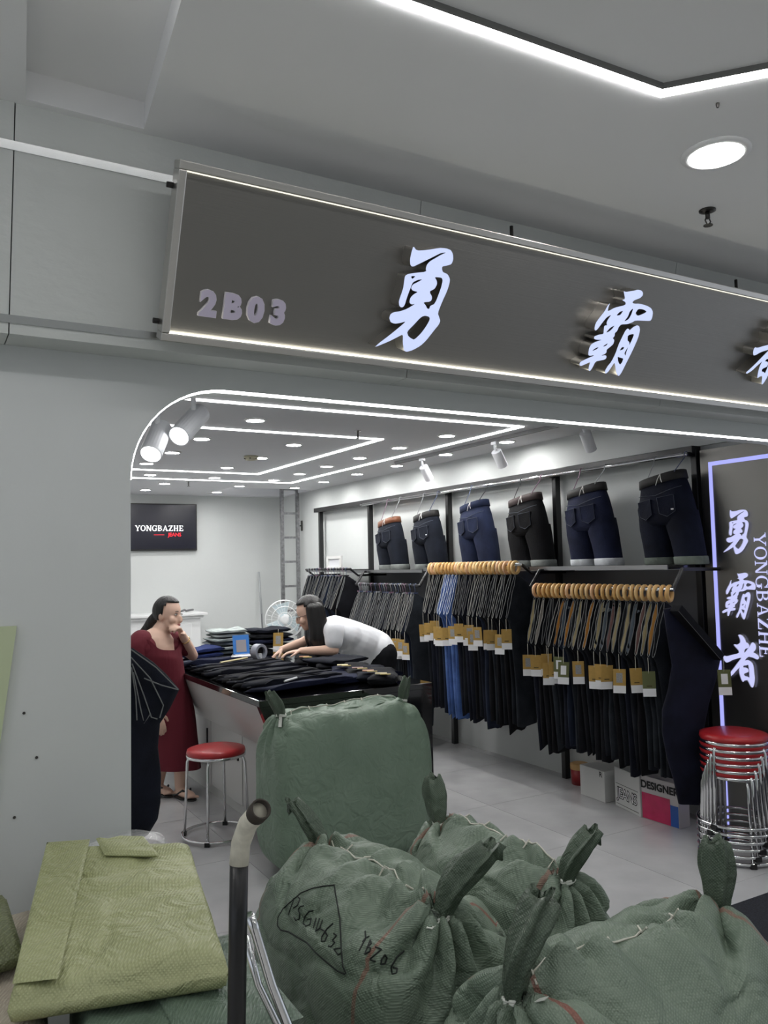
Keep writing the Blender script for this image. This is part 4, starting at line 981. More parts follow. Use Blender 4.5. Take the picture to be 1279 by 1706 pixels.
def hand(b, wrist, d, palm_n, curl=.5, s=1.0):
    """palm and five fingers; d = direction of the fingers, palm_n = palm normal"""
    d = Vector(d).normalized(); n_ = Vector(palm_n); n_ = (n_-d*n_.dot(d)).normalized(); w = d.cross(n_)
    ellip(b, wrist+d*.045*s, w*.038*s, n_*.014*s, d*.052*s)
    for i, (o, ln) in enumerate(((-.028,.060),(-.009,.074),(.010,.078),(.029,.068))):
        p0 = wrist+d*.082*s+w*o*s; a = curl*(.7+.1*i)
        d1 = (d*math.cos(a)+n_*math.sin(a)); d2 = (d*math.cos(2.1*a)+n_*math.sin(2.1*a)); d3 = (d*math.cos(3*a)+n_*math.sin(3*a))
        p1 = p0+d1*ln*.45*s; p2 = p1+d2*ln*.33*s; p3 = p2+d3*ln*.25*s
        limb(b, [p0-d*.02*s, p0, p1, p2, p3], [.0095*s,.0092*s,.0086*s,.008*s,.007*s], 8)
    p0 = wrist+d*.02*s+w*.03*s; p1 = p0+(d*.6+w*.6+n_*.3).normalized()*.04*s; p2 = p1+(d*.85+w*.2+n_*.4).normalized()*.032*s
    limb(b, [p0, p1, p2], [.013*s,.0105*s,.0085*s], 8)
def fuse(o, vox=.0055, it=4):
    r = o.modifiers.new('remesh', 'REMESH'); r.mode = 'VOXEL'; r.voxel_size = vox; r.use_smooth_shade = True
    s_ = o.modifiers.new('smooth', 'SMOOTH'); s_.factor = .5; s_.iterations = it
def face(o, c, f, u, r, s=1.0):
    for s_ in (-1, 1):
        q = c+r*s_*.031*s+u*.006*s+f*.076*s
        b = B(); ellip(b, q, r*.014*s, f*.008*s, u*.005*s, 12, 8); e = b.build('eye', EYEW, o, smooth=True)
        b = B(); ellip(b, q+f*.0035*s, r*.0055*s, f*.006*s, u*.0052*s, 10, 8); b.build('iris', EYEB, e, smooth=True)
        B().tube([q+r*(-.014)*s+u*.006*s+f*.001, q+u*.0075*s+f*.006*s, q+r*.014*s+u*.0055*s+f*.001], .0018*s, 5).build('eyelid_line', EYEB, o)
        B().tube([q+r*(-.017)*s+u*.021*s+f*.005*s, q+u*.0245*s+f*.010*s, q+r*.017*s+u*.020*s+f*.004*s], .0028*s, 5, flat=.7).build('eyebrow', HAIR, o)
    b = B(); m_ = c-u*.062*s+f*.084*s
    ellip(b, m_, r*.021*s, f*.007*s, u*.007*s, 12, 8); b.build('lips', LIP, o, smooth=True)
def wrap(b, rings, n=28, cap0=False, cap1=False, wob=0.0):
    """cloth around a body: rings = (centre, half-axis a, half-axis b)"""
    secs = []
    for i, (c, a, b_) in enumerate(rings):
        c, a, b_ = Vector(c), Vector(a), Vector(b_)
        secs.append([c + math.cos(2*math.pi*j/n)*a*(1+wob*i*math.sin(6*2*math.pi*j/n+i)) + math.sin(2*math.pi*j/n)*b_*(1+wob*i*math.sin(5*2*math.pi*j/n)) for j in range(n)])
    return b.loft(secs, True, cap0, cap1)
# ---- woman in the dark red dress, chin on hand, leaning at the counter's far corner
Yw = 5.50
A = lambda u, v, y=Yw: at(u, v, 1, y)
hc = A(281, 1024); fdir = Vector((.66, -.75, -.08)); 
ft = A(300, 1322, 5.45)
w1 = thing('person', 'person in a dark red dress leaning on the counter, hand at the chin', 'person', (ft.x, ft.y, 0))
pelv = A(286, 1172); pelv.y = 5.55; chest = A(262, 1088); neckb = A(262, 1058); sR = A(229, 1068, 5.44); sL = A(297, 1070, 5.58)
tr_ = Vector((sL-sR)).normalized(); tf = Vector((tr_.y, -tr_.x, 0)).normalized()     # torso facing
b = B()
f, u, r = head(b, hc, fdir, (0.10,-.05,1), 1.0)
limb(b, [hc-u*.06-f*.02, neckb], [.052,.056])
ellip(b, chest, tr_*.155, tf*.10, (0,0,.17)); ellip(b, neckb+Vector((0,0,-.05)), tr_*.15, tf*.07, (0,0,.06)); ellip(b, pelv, tr_*.155, tf*.115, (0,0,.14)); limb(b, [chest, chest.lerp(pelv,.5), pelv], [.11,.105,.13])
elbL = Vector((CX0+.085, 5.60, CT+.075)); elbL = A(321, 1092, 5.60)
wrL = A(303, 1056, 5.47); 
limb(b, [sL, sL.lerp(elbL,.5), elbL], [.048,.042,.037]); limb(b, [elbL, elbL.lerp(wrL,.45), wrL], [.037,.035,.025])
hand(b, wrL, (A(291,1036,5.40)-wrL), -tr_*1.0+Vector((0,0,-.2)), .75, .95)
elbR = sR + Vector((-.02,-.03,-.27)); wrR = elbR + Vector((.12,-.05,-.20))
limb(b, [sR, sR.lerp(elbR,.5), elbR], [.048,.043,.037]); limb(b, [elbR, elbR.lerp(wrR,.45), wrR], [.037,.034,.025]); hand(b, wrR, (.3,-.1,-1), (0,.6,0), .3, .95)
for dx, fy in ((-.10, 5.62), (.0, 5.45)):
    foot = Vector((ft.x+dx, fy, .055)); hip = pelv+Vector((dx+.05, 0, -.05)); kn = hip.lerp(foot,.48)+tf*.03
    limb(b, [hip, hip.lerp(kn,.5), kn], [.085,.075,.055]); limb(b, [kn, kn.lerp(foot,.35), foot], [.053,.05,.034])
    fd = Vector((.25,-1,0)).normalized()
    ellip(b, foot+fd*.06-Vector((0,0,.022)), fd*.115, Vector((fd.y,-fd.x,0))*.042, (0,0,.026))
    for i in range(5): ellip(b, foot+fd*(.168-.008*i)+Vector((fd.y,-fd.x,0))*(-.03+.015*i)-Vector((0,0,.030)), fd*.018, Vector((fd.y,-fd.x,0))*.008, (0,0,.010))
    so = B(); ellip(so, foot+fd*.055-Vector((0,0,.046)), fd*.135, Vector((fd.y,-fd.x,0))*.048, (0,0,.009)); so = so.build('sandal', BLACK_METAL, w1, smooth=True)
    sd = Vector((fd.y,-fd.x,0))
    for s_ in (-1, 1): B().tube([foot+fd*.125-Vector((0,0,.022)), foot+fd*.08+sd*s_*.03+Vector((0,0,.004)), foot+fd*.03+sd*s_*.044-Vector((0,0,.03))], .007, 6).build('strap', BLACK_METAL, so)
body = b.build('body', SKIN, w1); fuse(body)
face(w1, hc, f, u, r)
# dress: bodice with square neckline, sleeves, long skirt
DRESS = mat('dark red dress', S(100,18,36), .8, bump=(40,.15,(1,1,.1)))
b = B(); z0 = neckb.z-.075
ringz = [(z0, 1.08, 1.15), (z0-.06, 1.12, 1.22), (chest.z-.02, 1.16, 1.28), (chest.z-.12, 1.06, 1.22), ((chest.z+pelv.z)/2, 1.0, 1.2), (pelv.z+.02, 1.15, 1.25)]
rings = []
for z, ka, kb in ringz:
    fz = max(0, min(1, (chest.z-z)/(chest.z-pelv.z))); c = chest.lerp(pelv, fz); c.z = z
    rings.append((c, tr_*.155*ka, tf*.105*kb))
hem = Vector(((pelv.x+ft.x)/2+.0, 5.53, A(300,1279).z))
for k_ in (.25,.5,.75,1.0):
    c = pelv.lerp(hem, k_); rings.append((c, tr_*(.18+.005*k_), tf*(.145+.03*k_)))
secs = []
for i, (c, a_, b_) in enumerate(rings):
    c, a_, b_ = Vector(c), Vector(a_), Vector(b_); sec = []
    for j in range(36):
        an = 2*math.pi*j/36; q_ = c+math.cos(an)*a_*(1+.003*i*math.sin(7*an+i))+math.sin(an)*b_*(1+.004*i*math.sin(6*an))
        if i == 0: q_.z += .055*min(1, max(0, abs(math.cos(an))-.45)/.3)-.02*max(0, math.sin(an)) + (.03 if math.sin(an) < 0 else 0)
        sec.append(q_)
    secs.append(sec)
b.loft(secs, True).build('dress', DRESS, w1, smooth=True, subsurf=1)
for s_, sh, el in ((1, sL, elbL), (-1, sR, elbR)):
    b = B(); d = (el-sh); limb(b, [sh-tr_*s_*.03+Vector((0,0,.0)), sh+d*.12, sh+d*.42], [.076,.072,.060]); o = b.build('sleeve', DRESS, w1); fuse(o, .008, 6)
    b = B(); limb(b, [sh-tr_*s_*.045+Vector((0,0,.01)), chest+tr_*s_*.10+Vector((0,0,.03))], [.064,.09]); o = b.build('shoulder_panel', DRESS, w1); fuse(o, .008, 8)
# hair: cap swept back, tied low
def hair_cap(o, c, f, u, r, s, front=.42, low=-.35, extra=()):
    b = B(); n, m = 36, 24; V = []; ok = {}
    for i in range(m+1):
        a = -math.pi/2+math.pi*i/m
        for j in range(n):
            t_ = 2*math.pi*j/n; x, y, z = math.cos(a)*math.cos(t_), math.cos(a)*math.sin(t_), math.sin(a)
            V.append(c+u*.024*s-f*.016*s + r*x*.083*s + f*y*.103*s + u*z*.104*s); ok[len(V)-1] = (y < front or z > .55) and z > low - (0.25 if y < 0 else 0) and not (y > .25 and z < .30)
    F = []
    for i in range(m):
        for j in range(n):
            q = (i*n+j, i*n+(j+1) % n, (i+1)*n+(j+1) % n, (i+1)*n+j)
            if all(ok[k] for k in q): F.append(q)
    b.add(V, F); ob = b.build('hair', HAIR, o, smooth=True)
    sd = ob.modifiers.new('solid', 'SOLIDIFY'); sd.thickness = .012; sd.offset = -1
    return ob
h_ = hair_cap(w1, hc, f, u, r, 1.0, front=.38, low=-.45)
b = B(); q0 = hc-f*.095+u*.0; 
limb(b, [q0+f*.03, q0-f*.03-u*.05, q0-f*.075-u*.10-r*.01, q0-f*.11-u*.125], [.045,.036,.028,.012]); tl = b.build('ponytail', HAIR, h_); fuse(tl, .007, 3)
B().tube([wrL.lerp(elbL,.28)+.031*(math.cos(a)*((elbL-wrL).normalized().orthogonal().normalized())+math.sin(a)*((elbL-wrL).normalized().cross((elbL-wrL).normalized().orthogonal().normalized()))) for a in [2*math.pi*i/20 for i in range(20)]], .004, 6, loop=True).build('bangle', mat('gold', (.8,.6,.25,1), .25, 1), w1, smooth=True)
# ---- woman in the white T-shirt bending over the counter from the far side
Y2 = 5.48
A2 = lambda u, v, y=Y2: at(u, v, 1, y)
hc2 = A2(514, 1022); f2 = Vector((-.86, .36, -.32))
hip2 = Vector((3.02, 5.42, .86)); ft2 = Vector((3.06, 5.42, 0))
w2 = thing('person', 'person in a white T-shirt with long black hair bending over the counter', 'person', (3.06, 5.42, 0))
b = B(); f, u, r = head(b, hc2, f2, (-.25,0,1), 1.0)
sA = A2(556, 1052, 5.28); sB_ = A2(548, 1046, 5.60); mid = (sA+sB_)/2
limb(b, [hc2-u*.06-f*.02, mid+Vector((.0,0,.01))], [.05,.056])
tdir = (hip2-mid).normalized(); side = Vector((0,1,0))
limb(b, [mid+tdir*.06, mid.lerp(hip2,.5), hip2], [.10,.12,.13])
ellip(b, mid+tdir*.12, side*.165, tdir*.14, tdir.cross(side)*.10); ellip(b, hip2, side*.16, tdir*.14, tdir.cross(side)*.12)
el1 = Vector((A2(553,1094,5.28).x, 5.25, CT+.10)); wr1 = el1+Vector((-.20,.12,-.0))
limb(b, [sA, sA.lerp(el1,.5), el1], [.05,.044,.038]); limb(b, [el1, el1.lerp(wr1,.45), wr1], [.038,.034,.025]); hand(b, wr1, (-1,.5,-.1), (0,0,-1), .3, .95)
hn = A2(452, 1090, 5.62); wr2 = A2(470, 1082, 5.62); el2 = A2(505, 1070, 5.64)
limb(b, [sB_, sB_.lerp(el2,.5), el2], [.05,.044,.038]); limb(b, [el2, el2.lerp(wr2,.45), wr2], [.038,.034,.026]); hand(b, wr2, hn-wr2+Vector((0,0,-.03)), (0,-.2,-1), .4, .98)
for s_ in (-1, 1):
    foot = ft2+Vector((-.02,s_*.11,.06)); hp_ = hip2+Vector((.02,s_*.09,-.03)); kn = hp_.lerp(foot,.47)+Vector((-.03,0,0))
    limb(b, [hp_, hp_.lerp(kn,.5), kn], [.09,.078,.056]); limb(b, [kn, kn.lerp(foot,.35), foot], [.054,.05,.035]); ellip(b, foot+Vector((-.06,0,-.025)), (.115,0,0), (0,.042,0), (0,0,.030))
    b2 = B(); limb(b2, [hp_, kn, foot+Vector((0,0,.04))], [.108,.074,.062]); o = b2.build('trouser_leg', cold[0], w2); fuse(o, .010, 4)
    b2 = B(); ellip(b2, foot+Vector((-.06,0,-.02)), (.13,0,0), (0,.05,0), (0,0,.040)); b2.build('shoe', BLACK_METAL, w2, smooth=True)
body = b.build('body', SKIN, w2); fuse(body)
face(w2, hc2, f, u, r)
SHIRT = mat('white cotton', S(226,228,232), .8, bump=(12,.25))
b = B(); limb(b, [mid+tdir*.03, mid.lerp(hip2,.5), hip2], [.118,.140,.150]); ellip(b, mid+tdir*.11, side*.19, tdir*.15, tdir.cross(side)*.125)
ellip(b, mid.lerp(hip2,.55), side*.185, tdir*.2, tdir.cross(side)*.14); ellip(b, hip2, side*.18, tdir*.15, tdir.cross(side)*.135)
for sh, el in ((sA, el1), (sB_, el2)): limb(b, [mid.lerp(sh,.5), sh, sh.lerp(el,.55)], [.09,.073,.066])
o = b.build('t_shirt', SHIRT, w2); fuse(o, .009, 6)
h_ = hair_cap(w2, hc2, f, u, r, 1.05, front=.35, low=-.6)
b = B(); tipz = A2(522, 1094).z
for k_, (oy, rr) in enumerate(((-.085,.05),(-.045,.055),(0,.055),(.05,.05),(-.078,.046))):
    ox = -.045 if k_ == 4 else 0.0
    p0 = hc2+Vector((.035+ox,oy,.035)); limb(b, [p0, Vector((hc2.x+.05+ox,hc2.y+oy*1.25,hc2.z-.10)), Vector((hc2.x+.045+ox,hc2.y+oy*1.35,(hc2.z+tipz)/2-.02)), Vector((hc2.x+.04+.008*k_+ox,hc2.y+oy*1.3,tipz+.02))], [rr,rr*1.05,rr*.95,rr*.55])
tl = b.build('long_hair', HAIR, h_); fuse(tl, .008, 3)
gl = hc2+f*.093+u*.008
for s_ in (-1, 1):
    g0 = gl+r*s_*.033
    B().tube([g0+.024*(math.cos(a)*r+math.sin(a)*u*.8) for a in [2*math.pi*i/18 for i in range(18)]], .0017, 5, loop=True).build('glasses_rim', BLACK_METAL, w2)
    B().tube([g0+r*s_*.024, hc2+r*s_*.084+u*.006-f*.01], .0017, 5).build('glasses_temple', BLACK_METAL, w2)
# ------------------------------------------------------------------ woven sacks
GREEN = woven('green woven sack', S(132,147,130), S(98,114,99), red=.30)
GREEN_P = woven('smooth green sack', S(128,148,129), S(110,131,112), scale=420)
GREEN_D = woven('dark green sack', S(108,126,110), S(78,96,82))
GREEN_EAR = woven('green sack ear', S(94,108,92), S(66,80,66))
OLIVE = woven('yellow green sack', S(178,182,138), S(146,151,106))
CREAMSACK = woven('cream sack', S(205,196,180), S(176,164,148))
TWINE = mat('white twine', S(214,212,200), .7); TAPE = mat('white plastic tape', S(226,228,220), .45)
def cube_sphere(n):
    V = {}; P = []; F = []
    def idx(p):
        k = tuple(round(c*1000) for c in p)
        if k not in V: V[k] = len(P); P.append(Vector(p))
        return V[k]
    g = [math.tan((2*i/n-1)*math.pi/4) for i in range(n+1)]
    for ax in range(3):
        for sg in (-1, 1):
            for i in range(n):
                for j in range(n):
                    q = []
                    for a, b_ in ((i,j),(i+1,j),(i+1,j+1),(i,j+1)):
                        p = [0,0,0]; p[ax] = sg; p[(ax+1) % 3] = g[a]; p[(ax+2) % 3] = g[b_]; q.append(idx(p))
                    F.append(tuple(q if sg > 0 else q[::-1]))
    return P, F
def sack(label, base, L, W, H, rz, seed, m, n=64, q=4.2, ridge=.05, fold=.016, ears=((1,.2,0,0,1),(-1,.2,0,0,1)), stitches=6, lump=.03, seamw=.10, crease=1.0, drape=0.0):
    """filled sack standing on the floor; seam along local x on top, an ear at each end"""
    t = thing('woven_sack', label, 'sack', base)
    P, F = cube_sphere(n); rot = Matrix.Translation(base) @ Matrix.Rotation(rz, 4, 'Z'); so = Vector((seed*7.3, seed*3.1, 0))
    def surf(p):
        k = (abs(p.x)**q+abs(p.y)**q+abs(p.z)**q)**(-1/q); x, y, z = p.x*k*L/2, p.y*k*W/2, p.z*k
        top = max(0, z); z = z*H/2
        y *= 1-.16*top**3; x *= 1-.06*top**3
        nv = noise.noise(Vector((x,y,z))*2.6+so); y *= 1+lump*2*nv; x *= 1+lump*nv
        z += top*lump*.8*noise.noise(Vector((x,y,0))*4+so)
        if top > .2:
            z += ridge*top*math.exp(-(y/seamw)**2)*(1-.25*abs(x/(L/2))**4)
            g1 = math.sin(x*46+4*noise.noise(Vector((x*5,y*4,seed)))+1.2*noise.noise(Vector((x*13,0,seed))))
            z += fold*.8*g1*math.exp(-(abs(y)/(W*.26))**1.3)*min(1, abs(y)/.015)
        for s_ in (-1, 1):       # pleats running out of each ear
            dx, dy, dz = x-s_*L*.40, y, z-H/2; r_ = math.sqrt(dx*dx+dy*dy+dz*dz)
            a = math.atan2(dy, dx*s_) if dz > -.08 else math.atan2(dy, -dz*.8)
            am = fold*1.5*math.exp(-(r_/.26)**1.4)*min(1, r_/.05)
            z += am*math.sin(a*8+seed+2*noise.noise(Vector((x*6,y*6,z*6))))*(.4+.6*top); x += s_*am*.7*math.sin(a*9+seed)
        cr = abs(noise.noise(Vector((x*5,y*5,z*7))+so)); w_ = .009*crease*(1-min(1, cr*6))
        x -= math.copysign(w_, x)*(abs(x) > L*.40); y -= math.copysign(w_, y)*(abs(y) > W*.36); z -= w_*.7*(top > .4)
        if drape: y += math.copysign(1, y)*drape*math.sin(x*34+5*noise.noise(Vector((x*3,z*2,seed))))*math.exp(-(H/2-z)/.13)*(abs(y) > W*.2)
        return Vector((x, y, max(.0, z+H/2)))
    S_ = [surf(p) for p in P]
    b = B(); b.add([rot @ p for p in S_], F); body = b.build('body', m, t, smooth=True)
    # object coordinates follow the sack
    me = body.data; me.transform(rot.inverted()); body.matrix_parent_inverse = Matrix.Identity(4); body.matrix_basis = Matrix.Rotation(rz, 4, 'Z')
    bv = BVHTree.FromPolygons(S_, F)
    def topz(x, y):
        h = bv.ray_cast(Vector((x, y, H+1)), Vector((0,0,-1))); return h[0] if h[0] else Vector((x,y,H))
    r = random.Random(seed)
    for s_, ln, lx, ly, big in ears:
        p0 = topz(s_*L*.40, 0); secs = []; n2 = 22; tw = r.uniform(0,3)
        for i in range(12):
            f = i/11; c = p0 + Vector((lx*f*f+s_*.01*f, ly*f*f, -.015+ln*f)); a = (.020+.018*min(1,f*1.6)-.010*max(0,f-.8)*5)*(1 if f < .1 else big**min(1,f*2)); b2 = (.017+.009*math.sin(f*3))
            sec = []
            for j in range(n2):
                an = 2*math.pi*j/n2; k = 1+.30*math.sin(5*an+f*3+tw)*min(1,f*3+.2)
                v = Vector((a*math.cos(an)*k, b2*math.sin(an)*k, .010*math.sin(3*an+tw)*f)); v.rotate(Matrix.Rotation(tw+f*.9, 3, 'Z')); sec.append(rot @ (c+v))
            secs.append(sec)
        inner_ = [[q_.lerp(sum(s2, Vector())/n2, .25)-Vector((0,0,.012*k)) for q_ in s2] for k, s2 in ((1,secs[-1]),(3,secs[-1]))]
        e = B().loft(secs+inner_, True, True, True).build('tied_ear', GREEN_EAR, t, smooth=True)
        c = p0+Vector((0,0,.004))
        for k in range(2): B().tube([rot @ (c+Vector((.024*math.cos(a), .024*math.sin(a), .006*k+.003*math.sin(2*a)))) for a in [2*math.pi*i/16 for i in range(16)]], .004, 6, loop=True).build('tie', TAPE, e, smooth=True)
        d = Vector((r.uniform(-.3,.6)*s_, -1 if r.random() < .5 else .6, 0)).normalized(); q0 = c+d*.02; q1 = topz(*(c+d*.075).xy)+Vector((0,0,.012))
        B().obox(rot @ ((q0+q1)/2), rot.to_3x3() @ ((q1-q0)/2), rot.to_3x3() @ (d.cross(Vector((0,0,1)))*.008), (0,0,.001)).build('tape_end', TAPE, e)
    xs_ = [(-.34+.68*i/max(1,stitches-1))*L for i in range(stitches)]
    for i in range(stitches-1):
        pth = [rot @ (topz(xs_[i]+(xs_[i+1]-xs_[i])*f, .008*math.sin(i*2+f*3))+Vector((0,0,.003))) for f in (0,.2,.4,.6,.8,1)]
        B().tube(pth, .0026, 5).build('seam_twine', TWINE, t, smooth=True)
        q_ = topz(xs_[i], 0); B().tube([rot @ (topz(q_.x-.006, -.018)+Vector((0,0,.003))), rot @ (q_+Vector((0,0,.007))), rot @ (topz(q_.x+.006, .018)+Vector((0,0,.003)))], .0028, 5).build('seam_knot', TWINE, t)
    return t, BVHTree.FromPolygons([rot @ p for p in S_], F)
# big sack standing before the counter
sack('tall smooth green sack standing upright against the black counter end', Vector((1.945, 3.83, 0)), .90, .40, .775, R_(2), 2, GREEN_P, q=5.5, ridge=.015, fold=.009, ears=((-1,.14,-.05,0,.9),(1,.14,.02,0,.9)), stitches=7, lump=.03, seamw=.06, crease=.0, drape=.014)
# the three sacks in front
z2 = .60
t2, bv2 = sack('green sack with handwritten marker letters and a sewn ridge', Vector((1.165, 2.12, 0)), .84, .53, .60, R_(91), 5, GREEN, ears=((1,.20,.05,.08,1.1),(-1,.20,-.06,-.11,1.2)), fold=.024)
sack('green sack wedged behind the handwritten one, its ridge partly hidden', Vector((1.625, 2.15, 0)), .82, .38, .58, R_(90), 8, GREEN, ears=((1,.18,.02,0,1.0),(-1,.16,-.03,-.07,1.1)), fold=.022)
sack('green sack lying crosswise before the others with two tall tied ears', Vector((1.42, 1.40, 0)), .86, .56, .60, R_(4), 12, GREEN, ears=((1,.21,0,0,1.0),(-1,.23,.07,-.035,1.6)), n=80, fold=.026)
# marker writing on the sack, drawn over its surface
INK = mat('marker ink', S(24,30,28), .6)
CR = lambda pts: [(460+x/5.33, 1450+y/5.33) for x, y in pts]
strokes = [CR(s_) for s_ in (
 [(515,130),(525,200),(545,310),(565,430),(572,560),(578,700),(590,850),(625,930)], [(515,130),(420,140),(320,160),(220,200),(140,270),(60,340),(15,420),(10,490),(40,530),(110,545),(190,595),(270,640),(350,730),(440,810),(540,890),(625,930)],
 [(110,395),(130,330),(160,250)],[(150,255),(190,232),(212,255),(190,310),(145,340)], [(245,315),(215,320),(195,350),(210,385),(205,430),(175,445),(152,410)], [(330,358),(290,365),(255,410),(240,470),(265,497),(300,480),(310,430),(270,440)],
 [(355,425),(325,530)],[(385,425),(350,540),(405,500)],[(412,440),(372,550)], [(505,470),(450,520),(405,590),(402,630),(430,630),(455,580),(430,540),(385,515)], [(510,560),(535,580),(500,620),(520,640),(485,680),(455,670)], [(575,690),(510,700),(550,750),(578,735)],
 [(790,540),(795,600),(760,640)],[(825,585),(795,605)],[(795,600),(725,735)], [(835,615),(785,745),(830,720),(835,690),(815,675),(845,650),(835,618)], [(880,680),(935,700),(830,790),(890,815)], [(970,745),(935,790),(930,835),(965,830),(985,780),(965,755)], [(1135,715),(1070,770),(1020,860),(1030,920),(1065,915),(1075,870),(1030,860)])]
b = B()
for s_ in strokes:
    pts = []
    for i in range(len(s_)-1):
        for k in range(6):
            f = k/6; u_, v_ = s_[i][0]+(s_[i+1][0]-s_[i][0])*f, s_[i][1]+(s_[i+1][1]-s_[i][1])*f
            d = ray(u_, v_).normalized(); h = bv2.ray_cast(EYE, d)
            if h[0] is not None: pts.append(h[0]-d*.0012)
    if len(pts) > 1: b.tube(pts, .0021, 5)
if b.v: b.build('marker_writing', INK, t2)
# ------------------------------------------------------------------ left pile: sacks on a trolley
Zt = .74
def slabmesh(corners, th, nx, ny, amp, seed, sagf=None, roundp=.06):
    """soft slab between four top corners (far-left, far-right, near-right, near-left)"""
    a, b_, c, d = corners; top = []; bot = []
    for j in range(ny+1):
        for i in range(nx+1):
            f, g_ = i/nx, j/ny; p = (a.lerp(b_, f)).lerp(d.lerp(c, f), g_)
            e = min(min(f, 1-f)/roundp, min(g_, 1-g_)/roundp, 1); e = math.sqrt(max(0, 1-(1-e)**2))
            w_ = amp*(noise.noise(p*5+Vector((seed,0,0)))+.6*noise.noise(p*11+Vector((0,seed,0))))
            cr = max(0, 1-abs(noise.noise(Vector((p.x*4+p.y*2,p.y*3-p.x,seed))))*9)*.007
            top.append(p+Vector((0,0,-th*.5*(1-e)+w_*e-cr*e))); bot.append(p+Vector((0,0,-th+th*.5*(1-e))))
    N = len(top); F = []; w1_ = nx+1
    for j in range(ny):
        for i in range(nx):
            q = (j*w1_+i, (j+1)*w1_+i, (j+1)*w1_+i+1, j*w1_+i+1); F.append(q); F.append(tuple(N+k for k in q[::-1]))
    rim = [i for i in range(nx+1)]+[j*w1_+nx for j in range(1,ny+1)]+[ny*w1_+i for i in range(nx-1,-1,-1)]+[j*w1_ for j in range(ny-1,0,-1)]
    for k in range(len(rim)): p, q = rim[k], rim[(k+1) % len(rim)]; F.append((p, q, N+q, N+p))
    return B().add(top+bot, F)
zo = .80
cor = [at(78,1402,2,zo+.03), at(318,1398,2,zo+.03), at(382,1588,2,zo-.01), at(12,1648,2,zo-.03)]
for q_ in cor: q_.y = min(q_.y, 2.36)
t = thing('folded_sack', 'yellow green woven sack folded flat on top of the pile by the wall', 'sack', (cor[0]+cor[2])/2-Vector((0,0,.06)))
slabmesh(cor, .075, 70, 70, .010, 3).build('cloth', OLIVE, t, smooth=True)
e0, e1, e2, e3 = cor[0]+Vector((0,0,.004)), cor[0].lerp(cor[1],.30)+Vector((0,0,.010)), cor[3].lerp(cor[2],.22)+Vector((0,0,.010)), cor[3]+Vector((.01,.02,.004))
slabmesh([e0,e1,e2,e3], .012, 24, 50, .006, 9, roundp=.04).build('folded_hem', OLIVE, t, smooth=True)
f0, f1 = cor[0].lerp(cor[1],.34), cor[0].lerp(cor[1],.68)
slabmesh([f0+Vector((0,0,.012)),f1+Vector((0,0,.012)),f1.lerp(cor[2],.22)+Vector((0,0,.016)),f0.lerp(cor[3],.20)+Vector((.05,0,.016))], .014, 24, 16, .006, 15, roundp=.1).build('folded_flap', OLIVE, t, smooth=True)
# green sack under it
cg = [at(62,1480,2,.70), at(400,1480,2,.70), at(438,1640,2,.70), at(70,1700,2,.70)]
x0, x1, y0, y1 = .13, .60, 1.38, 2.30
t = thing('flat_sack', 'dark green woven sack lying full under the folded yellow one', 'sack', ((x0+x1)/2, (y0+y1)/2, .13))
slabmesh([Vector((.36,y1,.715)),Vector((x1+.02,y1,.715)),Vector((x1,y0,.705)),Vector((.215,y0,.70))], .57, 40, 60, .008, 21, roundp=.10).build('body', GREEN_D, t, smooth=True)
slabmesh([Vector((x1-.20,y0+.36,.722)),Vector((x1+.004,y0+.36,.722)),Vector((x1+.006,y0-.006,.712)),Vector((x1-.20,y0-.006,.708))], .014, 16, 20, .004, 25, roundp=.05).build('open_flap', GREEN_D, t, smooth=True)
# cream sack and the dark fold beside the wall
t = thing('cream_sack', 'pinkish cream woven sack at the pile corner beside the wall', 'sack', (.06, 1.65, .13))
slabmesh([Vector((-.14,2.25,.70)),Vector((.30,2.25,.70)),Vector((.205,1.36,.70)),Vector((-.12,1.36,.69))], .56, 30, 40, .012, 33, roundp=.12).build('body', CREAMSACK, t, smooth=True)
p0 = at(12,1575,2,.76)
t = thing('folded_sack', 'crumpled dark olive sack squeezed between the pile and the wall', 'sack', (p0.x-.1, p0.y+.1, .70))
slabmesh([Vector((p0.x-.30,p0.y+.26,.80)),Vector((p0.x+.02,p0.y+.24,.80)),Vector((p0.x+.03,p0.y-.02,.775)),Vector((p0.x-.30,p0.y-.04,.77))], .07, 30, 30, .020, 41, roundp=.15).build('cloth', woven('dark olive sack', S(120,126,92), S(84,90,62)), t, smooth=True)
# clear plastic film
FILM = mat('clear plastic film', (1,1,1,1), .12, trans=.0, alpha=.22, spec=.8)
fl_ = [at(150,1412,1,2.33), at(205,1384,1,2.35), at(262,1380,1,2.36), at(284,1398,1,2.35), at(250,1412,1,2.28)]
secs = []
for k in range(6):
    f = k/5; secs.append([q_+Vector((0,.05*math.sin(f*3)-.05*f,-.02*f+.012*math.sin(5*f+i*2))) for i, q_ in enumerate(fl_)])
o = B().loft(secs, False).build('plastic_film', FILM, smooth=True, subsurf=2); so_ = o.modifiers.new('s','SOLIDIFY'); so_.thickness = .001
tag(o, 'crumpled clear plastic film sticking out behind the folded yellow sack', 'plastic film')
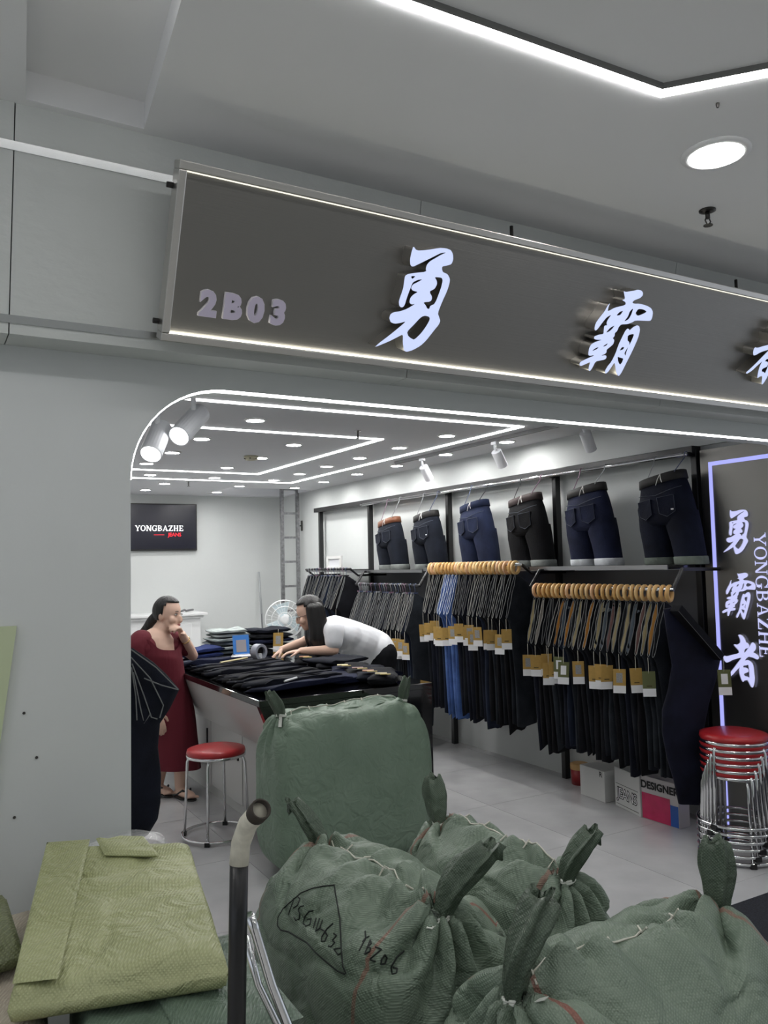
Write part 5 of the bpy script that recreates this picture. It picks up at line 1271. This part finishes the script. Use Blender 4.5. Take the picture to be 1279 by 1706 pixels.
# ------------------------------------------------------------------ hand trolley
t = thing('hand_trolley', 'hand trolley with a black upright, taped white grip and chrome folding arm', 'trolley', (.42, 1.25, 0))
YP = 1.235
P_ = [at(394,1706,1,YP), at(396,1560,1,YP), at(398,1440,1,YP), at(401,1405,1,YP), at(413,1372,1,YP-.03), at(431,1352,1,YP-.07)]
low = P_[0]+(P_[0]-P_[1])*((P_[0].z-.09)/(P_[1].z-P_[0].z))
B().tube([low]+P_[:3], .0142, 20).build('upright', BLACK_METAL, t, smooth=True)
B().tube(P_[2:], .0150, 20).build('grip', mat('worn white tape', S(206,202,186), .7, var=.12, vscale=60), t, smooth=True)
d = (P_[5]-P_[4]).normalized(); ax = d.orthogonal().normalized(); ay = d.cross(ax)
B().loft([[P_[5]+d*k+r_*(math.cos(2*math.pi*j/20)*ax+math.sin(2*math.pi*j/20)*ay) for j in range(20)] for k, r_ in ((-.012,.0158),(.010,.0158),(.010,.0128),(-.05,.0128))], True, False, True).build('tube_end', mat('bare dark tube', S(60,54,48), .5, .5), t, smooth=True)
YA = 1.30
Q = [at(416,1524,1,YA), at(424,1548,1,YA), at(452,1640,1,YA-.01), at(478,1706,1,YA-.02), at(520,1800,1,YA-.04)]
B().tube(Q, .0085, 12).build('chrome_arm', CHROME, t, smooth=True)
Q2 = [at(408,1560,1,YA+.03), at(430,1640,1,YA+.02), at(462,1706,1,YA+.01), at(505,1800,1,YA-.02)]
B().tube(Q2, .0065, 12).build('chrome_arm', CHROME, t, smooth=True)
B().tube([Q[0], at(402,1530,1,YP)], .006, 10).build('hinge', CHROME, t)
B().box((-.25, 1.05, .09), (.66, 2.30, .125)).build('platform', BLACK_METAL, t, bevel=.006)
for x in (-.15, .55):
    for y in (1.15, 2.18):
        w_ = B().lathe([(.012,-.015),(.045,-.015),(.048,0),(.045,.015),(.012,.015)], (x, y, .048), 20, (1,0,0)).build('wheel', BLACK_METAL, t)
        B().box((x-.022,y-.02,.048),(x+.022,y+.02,.09)).build('fork', CHROME, w_)
